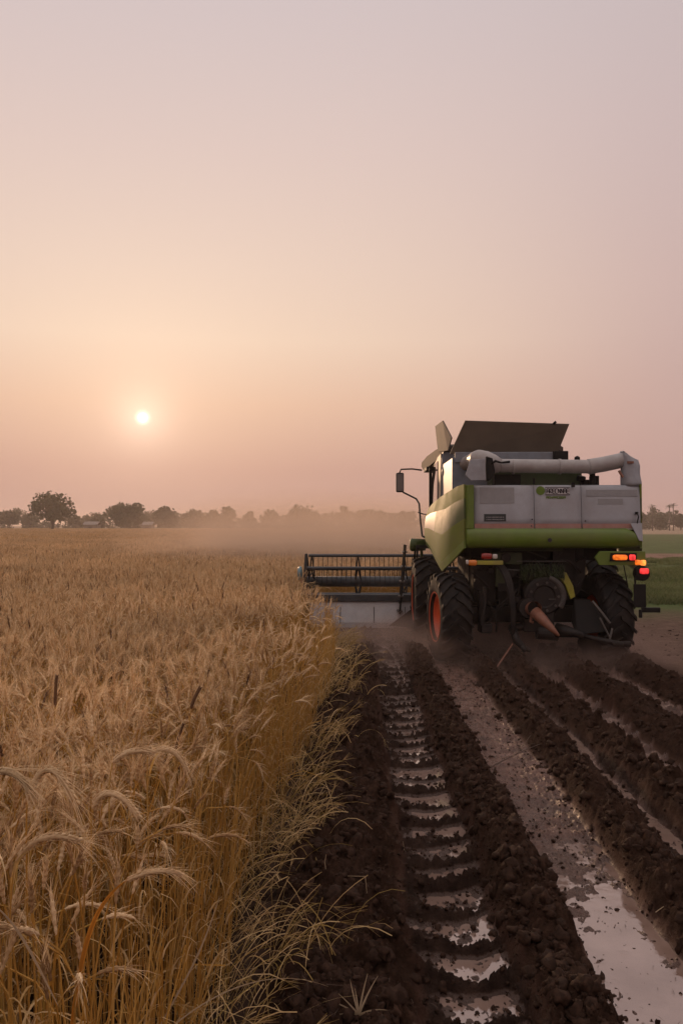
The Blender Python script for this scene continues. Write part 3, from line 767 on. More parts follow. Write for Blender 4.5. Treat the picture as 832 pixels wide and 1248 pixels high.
hero_stalk([base(60, 4.2), g(64, 950, 4.2), g(64, 890, 4.2), g(66, 862, 4.2)], [g(66, 862, 4.2), g(66, 850, 4.2), g(66, 838, 4.2), g(68, 824, 4.2)],
           'upright dark brown wheat ear at the far left of the field', 10, 'dark_ear', r=.0075, awn=.05, na=20)
hero_stalk([base(10, 2.0), g(-20, 1150, 2), g(-20, 1000, 2), g(-6, 942, 2)], [g(-6, 942, 2), g(8, 938, 2), g(24, 945, 2), g(34, 962, 2)],
           'wheat ear reaching in from the left edge of the photo', 11, r=.0085, awn=.11)
def hero_leaf(ctrl, wid, label, mat, n=18, name='dry_leaf', cat='leaf'):
    pts = bezier(ctrl, n); mb = MB()
    prof = [math.sin(PI * min(1, (i + .8) / (n + .9))) ** .6 for i in range(n + 1)]
    mb.ribbon(pts, [wid * p for p in prof], side=(0.15, 1, .25))
    # a crease along the middle: second strip, folded
    mb.ribbon([p + np.array((0, .0015, 0)) for p in pts], [wid * .55 * p for p in prof], side=(.3, 1, -.4))
    o = mb.build(name, mat, origin=pts[0]); tag(o, label, cat); return o
hero_leaf([g(78, 1330, 2.1), g(98, 1180, 2.1), g(100, 1110, 2.1), g(155, 1072, 2.1)], .013, 'wide orange dead leaf rising below the bleached ear', 'orange_leaf')
hero_leaf([g(-6, 1105, 1.9), g(25, 1130, 1.9), g(40, 1165, 1.9), g(72, 1225, 1.9)], .008, 'bleached leaf sloping down across the stems at the lower left corner', 'dry_white')
hero_leaf([g(180, 1278, 2.6), g(220, 1200, 2.6), g(245, 1170, 2.6), g(268, 1090, 2.6)], .006, 'pale straw leaning right beside the bottom gap in the wheat', 'dry_white', name='straw', cat='straw')
hero_leaf([g(170, 1290, 2.4), g(240, 1205, 2.5), g(330, 1170, 2.8), g(400, 1198, 3.2)], .007, 'long pale straw arching right over the soil', 'dry_white', name='straw', cat='straw')

def ground_z(x, y): return max(float(terrain(np.array([x]), np.array([y]))[0][0]), -.065)
def on_ground(px, py):
    z = 0.0
    for _ in range(25):
        d = F * (H - z) / (py - VY); x = (px - VX) / F * d; z = .5 * z + .5 * ground_z(x, d)
    return np.array([x, d, z])
# dry grass tuft on the soil, bottom of the picture
c = on_ground(437, 1232); root = empty('dry_grass_tuft', c); tag(root, 'small bleached grass tuft on the dark soil at the bottom', 'grass tuft')
for (a, t, ln, cv) in ((2.75, 1.05, .17, .3), (2.45, .85, .13, .2), (1.9, .35, .11, .2), (1.0, .25, .17, .25), (.75, .45, .18, .3), (.15, 1.0, .15, .9), (3.4, 1.2, .15, .9), (-.5, 1.1, .09, .8), (2.1, .6, .15, -.2)):
    d = np.array([math.cos(a), .25 * math.sin(a), 0]); q = c + (0, 0, .002); pts = [q]; th = t
    for j in range(7): th += cv / 7; q = q + ln / 7 * (d * math.sin(th) + np.array([0, 0, math.cos(th)])); pts.append(q)
    mb = MB(); mb.ribbon(pts, [.0075 * (1 - (j / 7.3) ** 1.6) + .001 for j in range(8)], side=(.1, 1, .2)); mb.build('blade', 'dry_white', root)
def straw_bit(pts, wid, label, mat='dry_white'):
    mb = MB(); mb.tube(pts, [wid * (1 - .5 * i / len(pts)) for i in range(len(pts))], 5); o = mb.build('straw', mat, origin=pts[0]); tag(o, label, 'straw', 'loose straws on the soil'); return o
p = on_ground(447, 1088); straw_bit([on_ground(424, 1072) + (0, 0, .03), p + (-.01, 0, .10), p + (0, 0, .0)], .0028, 'bent pale straw sticking up from the soil above the grass tuft')
p = on_ground(397, 1058); straw_bit([p, p + (-.006, 0, .04), p + (.002, 0, .085)], .003, 'short upright pale straw at the foot of the tangled straw')
p = on_ground(492, 1035); straw_bit([p, p + (-.004, 0, .03), p + (-.008, 0, .065)], .002, 'tiny pale straw at the left edge of the puddled rut')
p = on_ground(800, 1105); straw_bit([p + (-.04, -.02, .01), p + (.02, .01, .03), p + (.09, .04, .05)], .0024, 'lone pale straw on the ridge near the right edge')
p = on_ground(826, 1130); straw_bit([p + (0, 0, .0), p + (.02, .01, .03), p + (.05, .02, .06)], .0024, 'pale straw at the right edge just below the lone one', 'dry_white')
# twig lying across the middle track
root = empty('fallen_twig', on_ground(610, 930)); tag(root, 'dark forked twig lying across the wet middle track', 'twig')
p0, p1 = on_ground(596, 935) + (0, 0, .015), on_ground(655, 918) + (0, 0, .10)
MB().tube(bezier([p0, (p0 + p1) / 2 + (0, 0, .02), p1], 8), [.006 - .0004 * i for i in range(9)], 6).build('stem', 'twig', root)
MB().tube(bezier([(p0 + p1) / 2, (p0 + p1) / 2 + (.06, .1, .03), p1 + (-.02, .25, .02)], 6), [.004 - .0004 * i for i in range(7)], 5).build('branch', 'twig', root)

# ------------------------------------------------------------------ green crop at the right
def grass_patch(seed):
    rnd = random.Random(seed); mb = MB()
    for i in range(130):
        x, y = rnd.uniform(-.5, .5), rnd.uniform(-.5, .5)
        pts, _, _ = arc((x, y, -.01), rnd.uniform(.05, .24), rnd.uniform(0, 6.3), rnd.uniform(.1, .7), rnd.uniform(0, 1), 3, .2)
        mb.ribbon(pts, [.016, .014, .009, .002], side=(rnd.uniform(-1, 1), 1, .1))
    return mb
gc = source('grass_source', [grass_patch(i) for i in range(4)], ['grass'])
Y = 18 + 37 * rng.random(5200) ** 1.2; X = rng.uniform(5.6, 6 + .62 * Y)
k = (fbm(X, Y, 2.0, 4, 57) * 1.3 + np.minimum((Y - 20.5) * .12, .22) > 0.0) & (vnoise(X * .16, Y * .16, 3) < .55) & ((Y < 49) | (Y > 60)) & (X > 5.6)
X, Y = X[k], Y[k]; n = len(X)
o = scatter('green_crop', gc, np.stack([X, Y, X * 0], 1), rng.uniform(0, 6.3, n), rng.uniform(.8, 1.3, n), rng.integers(0, 4, n))
tag(o, 'low green crop in the field right of the harvester', 'crop', kind='stuff')

# ------------------------------------------------------------------ combine harvester
CH = empty('combine_harvester', (2.9, 12.6, 0.0))
tag(CH, 'large green and grey combine harvester seen from behind with raised hopper flaps', 'combine harvester')
SPLIT = {'screw', 'hinge', 'fan_housing', 'gearbox', 'tube_cradle', 'spout_clip', 'clamp_ring', 'machine_fitting', 'roof_light_bar', 'mirror_arm', 'body_light_block', 'spreader_bracket',
         'chopper_housing', 'outlet_rod', 'link_strut', 'tie_rod', 'bolt', 'hose', 'cable', 'pipework', 'grain_tank', 'cab_handrail', 'shaft_collar', 'front_axle', 'reel_arm', 'drive_arm', 'mud_flap'}
def islands(mb):
    par = list(range(len(mb.v)))
    def fd(a):
        while par[a] != a: par[a] = par[par[a]]; a = par[a]
        return a
    for f in mb.f:
        for q in f[1:]: par[fd(q)] = fd(f[0])
    d = {}
    for f, m_ in zip(mb.f, mb.m): d.setdefault(fd(f[0]), []).append((f, m_))
    out = []
    for fl in d.values():
        ids = sorted({q for f, _ in fl for q in f}); mp_ = {q: i for i, q in enumerate(ids)}
        n_ = MB(); n_.v = [mb.v[q] for q in ids]; n_.f = [tuple(mp_[q] for q in f) for f, _ in fl]; n_.m = [m_ for _, m_ in fl]; out.append(n_)
    return out
def part(mb, name, mats, parent=CH, smooth=False, bevel=0.0, label=None):
    if name in SPLIT:
        isl = islands(mb)
        if len(isl) > 1:
            for q in isl: o = mb_o = q.build(name, mats, parent, smooth, bevel)
            return o
    o = mb.build(name, mats, parent, smooth, bevel)
    if label: o['label'] = label
    return o
CX = 2.915
def lean_y(z): return 11.90 + 0.05 * ((z - 2.04) / .67) ** 2
# three grey rear doors
def door(x0, x1, label=None, cut=False):
    mb = MB(); zs = [2.058, 2.2, 2.4, 2.55, 2.66, 2.70]; ys = [lean_y(z) for z in zs]; ys[-1] += .02
    xs = list(np.linspace(x0, x1, 7)); vs = []; nx = len(xs)
    for z, y in zip(zs, ys):
        for x in xs: vs.append((x, y - .006 * math.sin(PI * (x - x0) / (x1 - x0)), z))
    fs = [(j * nx + i, j * nx + i + 1, (j + 1) * nx + i + 1, (j + 1) * nx + i) for j in range(len(zs) - 1) for i in range(nx - 1)]
    mb.add(vs, fs)
    o = part(mb, 'rear_door', 'panel', CH, True, label=label)
    so = o.modifiers.new('t', 'SOLIDIFY'); so.thickness = .03; so.offset = -1
    return o
d1 = door(1.742, 2.634, 'left grey rear door with a darker sticker and a black plate')
d2 = door(2.642, 3.333, 'middle grey rear door with the round green emblem')
d3 = door(3.341, 4.205, 'right grey rear door with faded lettering')
def decal(parent, name, x0, x1, z0, z1, mat, t=.004, off=.008):
    y = min(lean_y(z0), lean_y(z1)) - off
    a, b = lean_y(z0) - off, lean_y(z1) - off
    mb = MB(); mb.plate([(x0, a, z0), (x1, a, z0), (x1, b, z1), (x0, b, z1)], t)
    return part(mb, name, mat, parent)
def PX(px): return (px - VX) / 81.5
def PZ(py): return H - (py - VY) / 81.5
decal(d1, 'sticker', PX(584), PX(626), PZ(613.5), PZ(594), 'panel_dark')
decal(d1, 'maker_plate', PX(589), PX(615.5), PZ(635.5), PZ(626.5), 'label')
mb = MB()
for i in range(14):
    x = PX(591.5 + i * 1.55)
    for zz in (630.0, 632.8):
        mb.box(x, x + .010 + .004 * (i % 3), lean_y(2.2) - .0155, lean_y(2.2) - .0125, PZ(zz + .9), PZ(zz) + .003 * (i % 2))
tag(part(mb, 'plate_lettering', 'panel_dark', d1), kind='stuff')
decal(d3, 'sticker', PX(713), PX(775), PZ(605), PZ(597), 'panel_dark')
decal(d3, 'faded_lettering', PX(727), PX(757), PZ(614.5), PZ(608), 'panel_dark')
# emblem: green disc, framed word in broken letters, green small print
mb = MB(); c0 = np.array([PX(657.8), lean_y(PZ(598)) - .012, PZ(598)])
mb.lathe([(0, 0), (0, .066), (.006, .066)], 28, ax=1, c=(c0[0], c0[1] - .004, c0[2])); part(mb, 'emblem_disc', 'logo_green', d2)
decal(d2, 'emblem_frame', PX(663.8), PX(693.2), PZ(603.6), PZ(593.6), 'ink', .003, .011)
decal(d2, 'emblem_field', PX(664.3), PX(692.8), PZ(602.5), PZ(594.6), 'white', .003, .014)
def glyphs(parent, name, mat, x0, x1, zb, zt, n, off, seed, heavy):
    rnd = random.Random(seed); mb = MB(); w = (x1 - x0) / n; h = zt - zb; y = lean_y(zb) - off
    for i in range(n):
        a = x0 + i * w + w * .1; b = x0 + (i + 1) * w - w * .1; s = w * heavy
        k = rnd.choice('EARNZCI')
        yy = y - .0004 * (i % 3)
        def bar(p, q):
            p = np.array([p[0], yy, p[1]]); q = np.array([q[0], yy, q[1]]); t = q - p; t /= np.linalg.norm(t); nrm = np.array([t[2], 0, -t[0]]) * s / 2
            mb.plate([p - nrm, q - nrm, q + nrm, p + nrm], .0015)
        m_ = (zb + zt) / 2
        bar((a, zb), (a, zt)) if k in 'EARNC' else None
        if k == 'E': bar((a, zt), (b, zt)); bar((a, m_), (b, m_)); bar((a, zb), (b, zb))
        if k == 'A': bar((a, zt), (b, zt)); bar((b, zb), (b, zt)); bar((a, m_), (b, m_))
        if k == 'R': bar((a, zt), (b, zt)); bar((b, m_), (b, zt)); bar((a, m_), (b, zb))
        if k == 'N': bar((b, zb), (b, zt)); bar((a, zt), (b, zb))
        if k == 'Z': bar((a, zt), (b, zt)); bar((b, zt), (a, zb)); bar((a, zb), (b, zb))
        if k == 'C': bar((a, zt), (b, zt)); bar((a, zb), (b, zb))
        if k == 'I': bar(((a + b) / 2, zb), ((a + b) / 2, zt))
    return part(mb, name, mat, parent)
glyphs(d2, 'emblem_lettering', 'ink', PX(665.0), PX(692.2), PZ(601.3), PZ(595.8), 8, .018, 4, .30)
glyphs(d2, 'small_print', 'logo_green', PX(664.5), PX(688), PZ(607.6), PZ(605.2), 9, .010, 8, .30)
# salmon stripe and cream line, one piece per door
for d_, a, b in ((d1, 1.75, 2.628), (d2, 2.648, 3.327), (d3, 3.347, 4.09)):
    decal(d_, 'stripe', a, b, PZ(643.8) + .002, PZ(638.2), 'stripe')
    decal(d_, 'trim_line', a, b, PZ(645.6) + .002, PZ(643.9), 'cream', .005, .010)
# screws, latch and hinge blocks on the doors
mb = MB()
for (px, py) in ((647, 633), (711, 635), (646, 641)): mb.lathe([(0, 0), (0, .011), (.01, .011)], 10, ax=1, c=(PX(px), lean_y(PZ(py)) - .018, PZ(py)))
part(mb, 'screw', 'ink')
mb = MB().box(PX(695), PX(698.5), 11.87, 11.93, PZ(594), PZ(588.5)).box(PX(648.6), PX(650.6), 11.87, 11.93, PZ(590), PZ(583)); part(mb, 'hinge', 'black', bevel=.004)
mb = MB(); mb.tube([(PX(772.5), 11.87, PZ(624)), (PX(773.5), 11.84, PZ(630)), (PX(772), 11.87, PZ(641))], .009, 6).box(PX(771), PX(774), 11.86, 11.9, PZ(627), PZ(624)).box(PX(770.5), PX(774), 11.86, 11.9, PZ(643), PZ(640)); part(mb, 'door_handle', 'black')
# green bumper wrapped under the doors
prof = [(11.955, 2.050), (11.865, 2.048), (11.842, 1.97), (11.838, 1.88), (11.862, 1.80), (11.93, 1.757), (12.12, 1.75)]
xs = [1.625, 1.66, 1.80, 2.5, 3.3, 3.98, 4.12, 4.215]
mb = MB(); vs = []
for i, x in enumerate(xs):
    for (y, z) in prof:
        yy = y + (.10 if i == 0 else .03 if i == 1 else 0); zz = z
        if i == 0 and z < 1.9: zz = z + .03
        if i >= 5 and z > 2.0: zz = 2.05 - (.06 if i == 6 else .155 if i == 7 else 0)
        if i == 7: yy += .02; zz = max(zz, 1.79)
        vs.append((x, yy, zz))
npf = len(prof)
mb.add(vs, [(i * npf + j, i * npf + j + 1, (i + 1) * npf + j + 1, (i + 1) * npf + j) for i in range(len(xs) - 1) for j in range(npf - 1)])
o = part(mb, 'bumper', 'green', CH, True); so = o.modifiers.new('t', 'SOLIDIFY'); so.thickness = .02
mb = MB().lathe([(0, 0), (0, .03), (.012, .03)], 14, ax=1, c=(PX(667), 11.822, PZ(658))); part(mb, 'tow_hole_cap', 'ink')
# left green corner post
mb = MB(); mb.prism([(1.622, 11.995), (1.628, 11.93), (1.66, 11.885), (1.738, 11.878), (1.738, 11.99)], 2, 2.046, 2.70)
part(mb, 'corner_post', 'green', CH, False, .006)
# grey corner flap at the lower right
mb = MB(); mb.plate([(4.04, 11.855, 2.125), (4.213, 11.868, 2.13), (4.222, 11.86, 1.86), (4.16, 11.832, 1.87)], .014); part(mb, 'corner_flap', 'panel', bevel=.003)
# side panels
Ys = [11.93, 12.3, 12.8, 13.4, 13.62, 14.3, 15.05]
XT = [1.625, 1.57, 1.50, 1.44, 1.425, 1.39, 1.37]; ZT = [2.71, 2.695, 2.635, 2.575, 2.555, 2.49, 2.40]
XB = [1.625, 1.50, 1.385, 1.365, 1.36, 1.34, 1.33]; ZB = [1.757, 1.56, 1.36, 1.475, 1.52, 1.66, 1.74]
VSv = [0, .12, .28, .46, .62, .78, .92, 1.0]
def side(mirror):
    mb = MB(); vs = []; fm = []
    for j, v in enumerate(VSv):
        for i in range(len(Ys)):
            x = XB[i] * (1 - v) + XT[i] * v - .05 * math.sin(PI * v) ** .8 * min(1, i / 1.5); z = ZB[i] * (1 - v) + ZT[i] * v
            vs.append((2 * CX - x if mirror else x, Ys[i] + (.03 if 0 < j < 3 and i == 0 else 0), z))
    n = len(Ys)
    for j in range(len(VSv) - 1):
        for i in range(n - 1):
            f = (j * n + i, j * n + i + 1, (j + 1) * n + i + 1, (j + 1) * n + i)
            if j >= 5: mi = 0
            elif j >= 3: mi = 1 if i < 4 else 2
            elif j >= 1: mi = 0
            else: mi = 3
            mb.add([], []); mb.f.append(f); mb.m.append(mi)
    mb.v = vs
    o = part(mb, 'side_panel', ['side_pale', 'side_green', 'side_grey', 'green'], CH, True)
    so = o.modifiers.new('t', 'SOLIDIFY'); so.thickness = .03; so.offset = 1 if mirror else -1
    es = o.modifiers.new('e', 'EDGE_SPLIT'); es.split_angle = R(40)
    return o
side(False); side(True)
# dark inner body boxes added to block light; deck, engine cover, tank
mb = MB().box(1.66, 4.17, 12.02, 15.0, 1.80, 2.36).box(1.70, 4.13, 11.97, 12.6, 1.82, 2.68).box(1.78, 4.05, 12.5, 15.0, 1.55, 2.6); part(mb, 'body_light_block', 'black', bevel=.01)
mb = MB().box(1.66, 4.18, 11.96, 12.9, 2.675, 2.695); part(mb, 'top_deck', 'panel_dark')
mb = MB().box(2.10, 3.50, 12.45, 12.9, 2.70, 3.02); part(mb, 'engine_cover', 'green_dark', bevel=.02)
mb = MB().box(1.55, 3.43, 13.0, 14.4, 2.6, 3.20).box(1.59, 3.18, 12.965, 12.995, 3.12, 3.29).prism([(3.20, 3.29), (3.36, 3.29), (3.20, 3.18)], 1, 12.96, 12.99); part(mb, 'grain_tank', 'cab_blue', bevel=.01)
mb = MB().box(3.18, 3.41, 12.90, 13.1, 3.10, 3.30).box(1.74, 1.95, 13.1, 13.5, 2.7, 3.22); part(mb, 'fan_housing', 'black', bevel=.01)
mb = MB().box(3.46, 3.60, 12.3, 12.5, 2.70, 2.80).box(3.62, 3.72, 12.3, 12.5, 2.70, 2.86).tube([(3.38, 12.3, 2.83), (3.5, 12.3, 2.8)], .05, 10).tube([(3.60, 12.25, 2.72), (3.60, 12.25, 2.93)], .045, 10).box(2.1, 2.5, 12.2, 12.4, 2.7, 2.88); part(mb, 'tube_cradle', 'black', bevel=.008)
mb = MB().lathe([(0, 0), (0, .045), (.04, .04), (.06, 0)], 12, ax=2, c=(PX(711) - .03, 12.2, 3.10)); part(mb, 'filler_cap', 'black', smooth=True)
# raised hopper flaps
mb = MB(); mb.plate([W(547.5, 553.5, 13.3), W(678, 553, 13.3), W(692.5, 517, 13.05), W(566.5, 512.5, 13.05)], .025)
o = part(mb, 'hopper_flap', 'hood', bevel=.004, label='wide brown rear hopper flap')
mb = MB().tube([W(674, 514.5, 13.0), W(676, 516.5, 13.0)], .03, 8); part(mb, 'bolt', 'black', o)
mb = MB(); mb.plate([W(530.6, 519.5, 15.0), W(539.7, 512.5, 14.2), W(550.5, 533.5, 13.6), W(546.0, 549, 13.8), W(534, 551, 14.9)], .02)
part(mb, 'hopper_flap', 'hood_pale', bevel=.003, label='pale upright left hopper flap')
# cab
cab = part(MB().box(1.60, 3.70, 14.5, 16.7, 1.75, 2.15).box(1.62, 3.68, 14.45, 14.50, 2.1, 3.42), 'cab', 'black', bevel=.01)
mb = MB()
mb.plate([(1.52, 14.44, 2.42), (1.74, 14.44, 2.42), (1.77, 14.44, 3.36), (1.70, 14.44, 3.50), (1.56, 14.44, 3.46), (1.53, 14.44, 3.3)], .05); part(mb, 'cab_pillar', 'cab_blue', cab, bevel=.006)
mb = MB(); mb.plate([(1.515, 14.48, 2.30), (1.49, 15.0, 2.1), (1.49, 16.5, 2.05), (1.52, 16.65, 2.4), (1.545, 16.6, 3.36), (1.535, 14.48, 3.40)], .03); part(mb, 'cab_side', 'cab_light', cab, bevel=.004)
mb = MB(); mb.plate([(1.495, 14.85, 2.35), (1.48, 16.3, 2.30), (1.525, 16.35, 3.28), (1.515, 14.95, 3.30)], .02); part(mb, 'side_window', 'glass', cab)
mb = MB().tube([(1.46, 15.6, 2.3), (1.33, 16.0, 2.32), (1.24, 16.2, 2.36)], .012, 6).box(1.44, 1.5, 15.95, 15.99, 2.30, 3.25); part(mb, 'cab_handrail', 'black', cab)
mb = MB(); mb.plate([(1.55, 16.72, 2.1), (3.65, 16.72, 2.1), (3.65, 16.66, 3.36), (1.55, 16.66, 3.36)], .02); part(mb, 'windscreen', 'glass', cab)
mb = MB()
vs = []; prof = [(14.35, 3.50, 0), (14.5, 3.54, 0), (15.4, 3.55, -.05), (16.4, 3.52, -.12), (17.0, 3.44, -.18), (17.12, 3.36, -.18), (17.0, 3.28, -.15), (16.5, 3.30, -.1), (14.5, 3.38, 0), (14.35, 3.42, 0)]
for x, ins in ((1.56, 0), (1.62, .03), (2.6, .05), (3.64, .03), (3.70, 0)):
    for (y, z, dx) in prof: vs.append((x + (dx if x < 2 else -dx if x > 3 else 0), y, z + (ins if z > 3.40 else 0)))
n = len(prof)
mb.add(vs, [(i * n + j, i * n + (j + 1) % n, (i + 1) * n + (j + 1) % n, (i + 1) * n + j) for i in range(4) for j in range(n)] + [tuple(range(n)), tuple(4 * n + k for k in range(n))])
rf = part(mb, 'cab_roof', 'hood_pale', cab, True); es = rf.modifiers.new('e', 'EDGE_SPLIT'); es.split_angle = R(40)
mb = MB().box(1.42, 1.75, 16.3, 17.0, 3.22, 3.30).box(3.5, 3.8, 16.3, 17.0, 3.22, 3.30); part(mb, 'roof_light_bar', 'black', cab, bevel=.01)  # plain black boxes under the front corners of the roof
mb = MB().box(2.35, 2.95, 15.0, 15.6, 2.2, 2.35).box(2.35, 2.95, 15.0, 15.12, 2.35, 2.95); part(mb, 'seat', 'black', cab, bevel=.02)
# mirror
mir = part(MB().box(.83, 1.00, 16.97, 17.05, 2.80, 3.22), 'mirror', 'black', bevel=.03)
mb = MB().tube([W(513.5, 573, 16.8), W(502, 571.5, 17), W(488.5, 572, 17), W(486.5, 577, 17)], .017, 8)
mb.tube([W(491, 600, 17), W(507, 608, 16.8), W(510.5, 614, 16.6), W(512, 635, 16.2), W(514, 653, 15.8), W(519, 656, 15.5)], .019, 8); part(mb, 'mirror_arm', 'black', mir, True)
mb = MB().plate([(.845, 16.962, 2.83), (.985, 16.962, 2.83), (.985, 16.962, 3.19), (.845, 16.962, 3.19)], .006); part(mb, 'mirror_glass', 'glass', mir)
# green work lamp on the cab platform
mb = MB().lathe([(0, 0), (0, .09), (.03, .125), (.05, .125), (.30, .11), (.30, 0)], 18, ax=0, c=W(499, 664, 15.3)).tube([W(513, 668, 15.3), W(514, 690, 15.3), W(512, 700, 15.3)], .03, 8); part(mb, 'work_lamp', 'side_green', smooth=True, bevel=0)
mb = MB().box(1.12, 1.55, 15.05, 15.9, 1.66, 1.72).tube([(1.14, 15.05, 1.68), (1.12, 15.4, .95)], .02).tube([(1.14, 15.6, 1.68), (1.1, 15.9, .95)], .02); part(mb, 'cab_platform', 'black')
lad = part(MB().tube([(.98, 16.1, 1.70), (.86, 16.15, .30)], .022, 6).tube([(.98, 16.5, 1.70), (.86, 16.55, .30)], .022, 6), 'ladder', 'black')
for i in range(5):
    z = .34 + i * .3; x = .86 + .12 * (z - .3) / 1.4
    part(MB().box(x - .05, x + .05, 16.1, 16.52, z, z + .025), 'ladder_rung', 'steel', lad)
mb = MB(); mb.plate([W(474, 762, 15.9), W(502, 741, 15.6), W(505, 747, 15.6), W(503, 764, 15.7)], .04); part(mb, 'step_bracket', 'blackgrease')
# unloading auger
aug = part(MB().tube([(2.02, 12.10, 3.03), (2.2, 12.1, 3.0), (3.52, 12.1, 2.985)], .104, 24).tube([(3.50, 12.1, 2.985), (3.72, 12.1, 3.02), (4.02, 12.1, 3.085)], .115, 24), 'unloading_auger', 'tube', smooth=True)
es = aug.modifiers.new('e', 'EDGE_SPLIT'); es.split_angle = R(45)
mb = MB()
for x in (2.35, 3.05, 3.505): mb.lathe([(0, .106), (0, .118), (.03, .118), (.03, .106)], 24, ax=0, c=(x, 12.1, 2.987))
part(mb, 'clamp_ring', 'tube', aug)
mb = MB().tube([(1.64, 14.4, 3.06), (1.72, 13.6, 3.08), (1.84, 12.5, 3.13)], [.105, .108, .12], 20); part(mb, 'auger_base_tube', 'side_grey', aug, True)
mb = MB().lathe([(0, .106), (0, .125), (.05, .125), (.05, .106)], 20, ax=1, c=(1.645, 14.3, 3.06)); part(mb, 'clamp_ring', 'tube', aug)
mb = MB().tube([(1.835, 12.55, 3.13), (1.87, 12.25, 3.12), (1.93, 12.12, 3.08), (2.06, 12.09, 3.02), (2.16, 12.1, 3.0)], [.12, .14, .155, .15, .11], 22); part(mb, 'auger_elbow', 'tube', aug, True)
mb = MB(); mb.plate([W(572.5, 560.5, 11.80), W(590.5, 559, 11.78), W(591.5, 585.5, 11.78), W(573.5, 586, 11.78), W(566.5, 579, 11.80)], .03)
mb.prism([(1.93, 3.13), (2.02, 3.10), (2.06, 2.9), (2.0, 2.78), (1.93, 2.75)], 1, 11.9, 12.0, 1); part(mb, 'elbow_cover', ['canvas', 'black'], aug, bevel=.008)
mb = MB().tube([W(598, 565, 11.9), W(603, 562, 11.9), W(610, 564, 11.9), W(620, 563, 11.95)], [.012, .02, .014, .02], 8); part(mb, 'cover_strap', 'black', aug, True)
# spout: wrinkled rubber sleeve
def spout():
    mb = MB(); rings = []
    secs = [((4.00, 3.10), .10, .115), ((4.055, 3.135), .115, .125), ((4.10, 3.10), .12, .13), ((4.115, 2.99), .115, .12), ((4.115, 2.86), .118, .13), ((4.125, 2.74), .125, .14), ((4.13, 2.69), .128, .14)]
    ang = [80, 50, 20, 3, 0, 0, 0]; n = 16; vs = []; rnd = random.Random(5)
    for (c, rx_, ry), a in zip(secs, ang):
        for k in range(n):
            t = 2 * PI * k / n; cs, sn = math.cos(t), math.sin(t)
            sq = 1 / max(abs(cs), abs(sn)) ** .55
            u, v = rx_ * cs * sq * (1 + rnd.uniform(-.05, .05)), ry * sn * sq * (1 + rnd.uniform(-.05, .05))
            vs.append((c[0] + u * math.cos(R(a)), 12.08 + v, c[1] + u * math.sin(R(a)) * -1 if False else c[1] + u * math.sin(R(-a))))
    mb.add(vs, [(i * n + k, i * n + (k + 1) % n, (i + 1) * n + (k + 1) % n, (i + 1) * n + k) for i in range(len(secs) - 1) for k in range(n)])
    o = part(mb, 'auger_spout', 'canvas', aug, True); so = o.modifiers.new('t', 'SOLIDIFY'); so.thickness = .012
spout()
mb = MB().box(4.03, 4.12, 11.93, 11.96, 3.02, 3.055).tube([W(752, 574, 11.95), W(757, 582, 11.92)], .02, 6); part(mb, 'spout_clip', 'rust', aug)
# wheels
def wheel(cx, cy, r, w, steer, side_out, label=None):
    e = bpy.data.objects.new('wheel', None); COL.objects.link(e); e['_w'] = [cx, cy, r - .02]; e.parent = CH
    e.location = np.array([cx, cy, r - .02]) - world_loc(CH); e.rotation_euler = (rng.uniform(0, .3), 0, R(steer))
    if label: e['label'] = label
    h = w / 2; C_ = (cx, cy, r - .02)
    mb = MB(); rb = r - .045
    pr = [(-h * .72, r * .50), (-h * .90, r * .53), (-h * 1.02, r * .66), (-h * 1.0, r * .80), (-h * .93, rb - .035), (-h * .80, rb - .008), (-h * .4, rb), (0, rb + .004)]
    pr = pr + [(-t, q) for t, q in reversed(pr[:-1])]
    mb.lathe(pr, 56, 0, c=C_)
    nl = 20
    for sgn in (-1, 1):
        for k in range(nl):
            a0 = 2 * PI * (k + (.5 if sgn > 0 else 0)) / nl
            secs = [(sgn * -.02, 0, r, .030), (sgn * h * .35, .10, r + .001, .032), (sgn * h * .72, .24, r - .004, .036), (sgn * h * 1.0, .33, r - .03, .036), (sgn * h * 1.06, .36, r - .085, .030)]
            vs = []
            for (t, da, rr, hw) in secs:
                for (ww, rad) in ((-hw, rb - .03 if rr > r - .05 else rr - .05), (-hw * .8, rr), (hw * .8, rr), (hw, rb - .03 if rr > r - .05 else rr - .05)):
                    a = a0 + da + ww / r
                    vs.append((C_[0] + t, C_[1] + rad * math.cos(a), C_[2] + rad * math.sin(a)))
            fs = [(i * 4 + j, i * 4 + j + 1, i * 4 + j + 5, i * 4 + j + 4) for i in range(4) for j in range(3)] + [(0, 1, 2, 3), (16, 17, 18, 19)]
            mb.add(vs, fs)
    t_ = mb.build('tyre', 'rubber', None, True, 0, C_); t_.parent = e; t_.location = (0, 0, 0)
    es = t_.modifiers.new('e', 'EDGE_SPLIT'); es.split_angle = R(38)
    so = side_out
    mb = MB().lathe([(so * h * .96, r * .535), (so * h * .99, r * .565), (so * h * .90, r * .56), (so * h * .72, r * .50), (so * h * .5, r * .46), (so * h * .42, r * .40), (so * h * .22, r * .34), (so * h * .22, r * .14), (so * h * .5, r * .13), (so * h * .5, 0)], 40, 0, c=C_)
    mb.lathe([(-so * h * .9, r * .55), (-so * h * .5, r * .48), (so * h * .42, r * .42)], 40, 0, c=C_)
    for k in range(8):
        a = 2 * PI * k / 8; mb.lathe([(so * h * .22, .018), (so * h * .30, .018), (so * h * .30, 0)], 6, 0, c=(C_[0], C_[1] + r * .22 * math.cos(a), C_[2] + r * .22 * math.sin(a)))
    rm = mb.build('rim', 'rim', None, True, 0, C_); rm.parent = e; rm.location = (0, 0, 0)
    es = rm.modifiers.new('e', 'EDGE_SPLIT'); es.split_angle = R(35)
wheel(1.43, 12.5, .69, .46, 7.0, -1, 'left rear wheel with orange rim')
wheel(3.83, 12.5, .69, .46, 7.0, 1, 'right rear wheel')
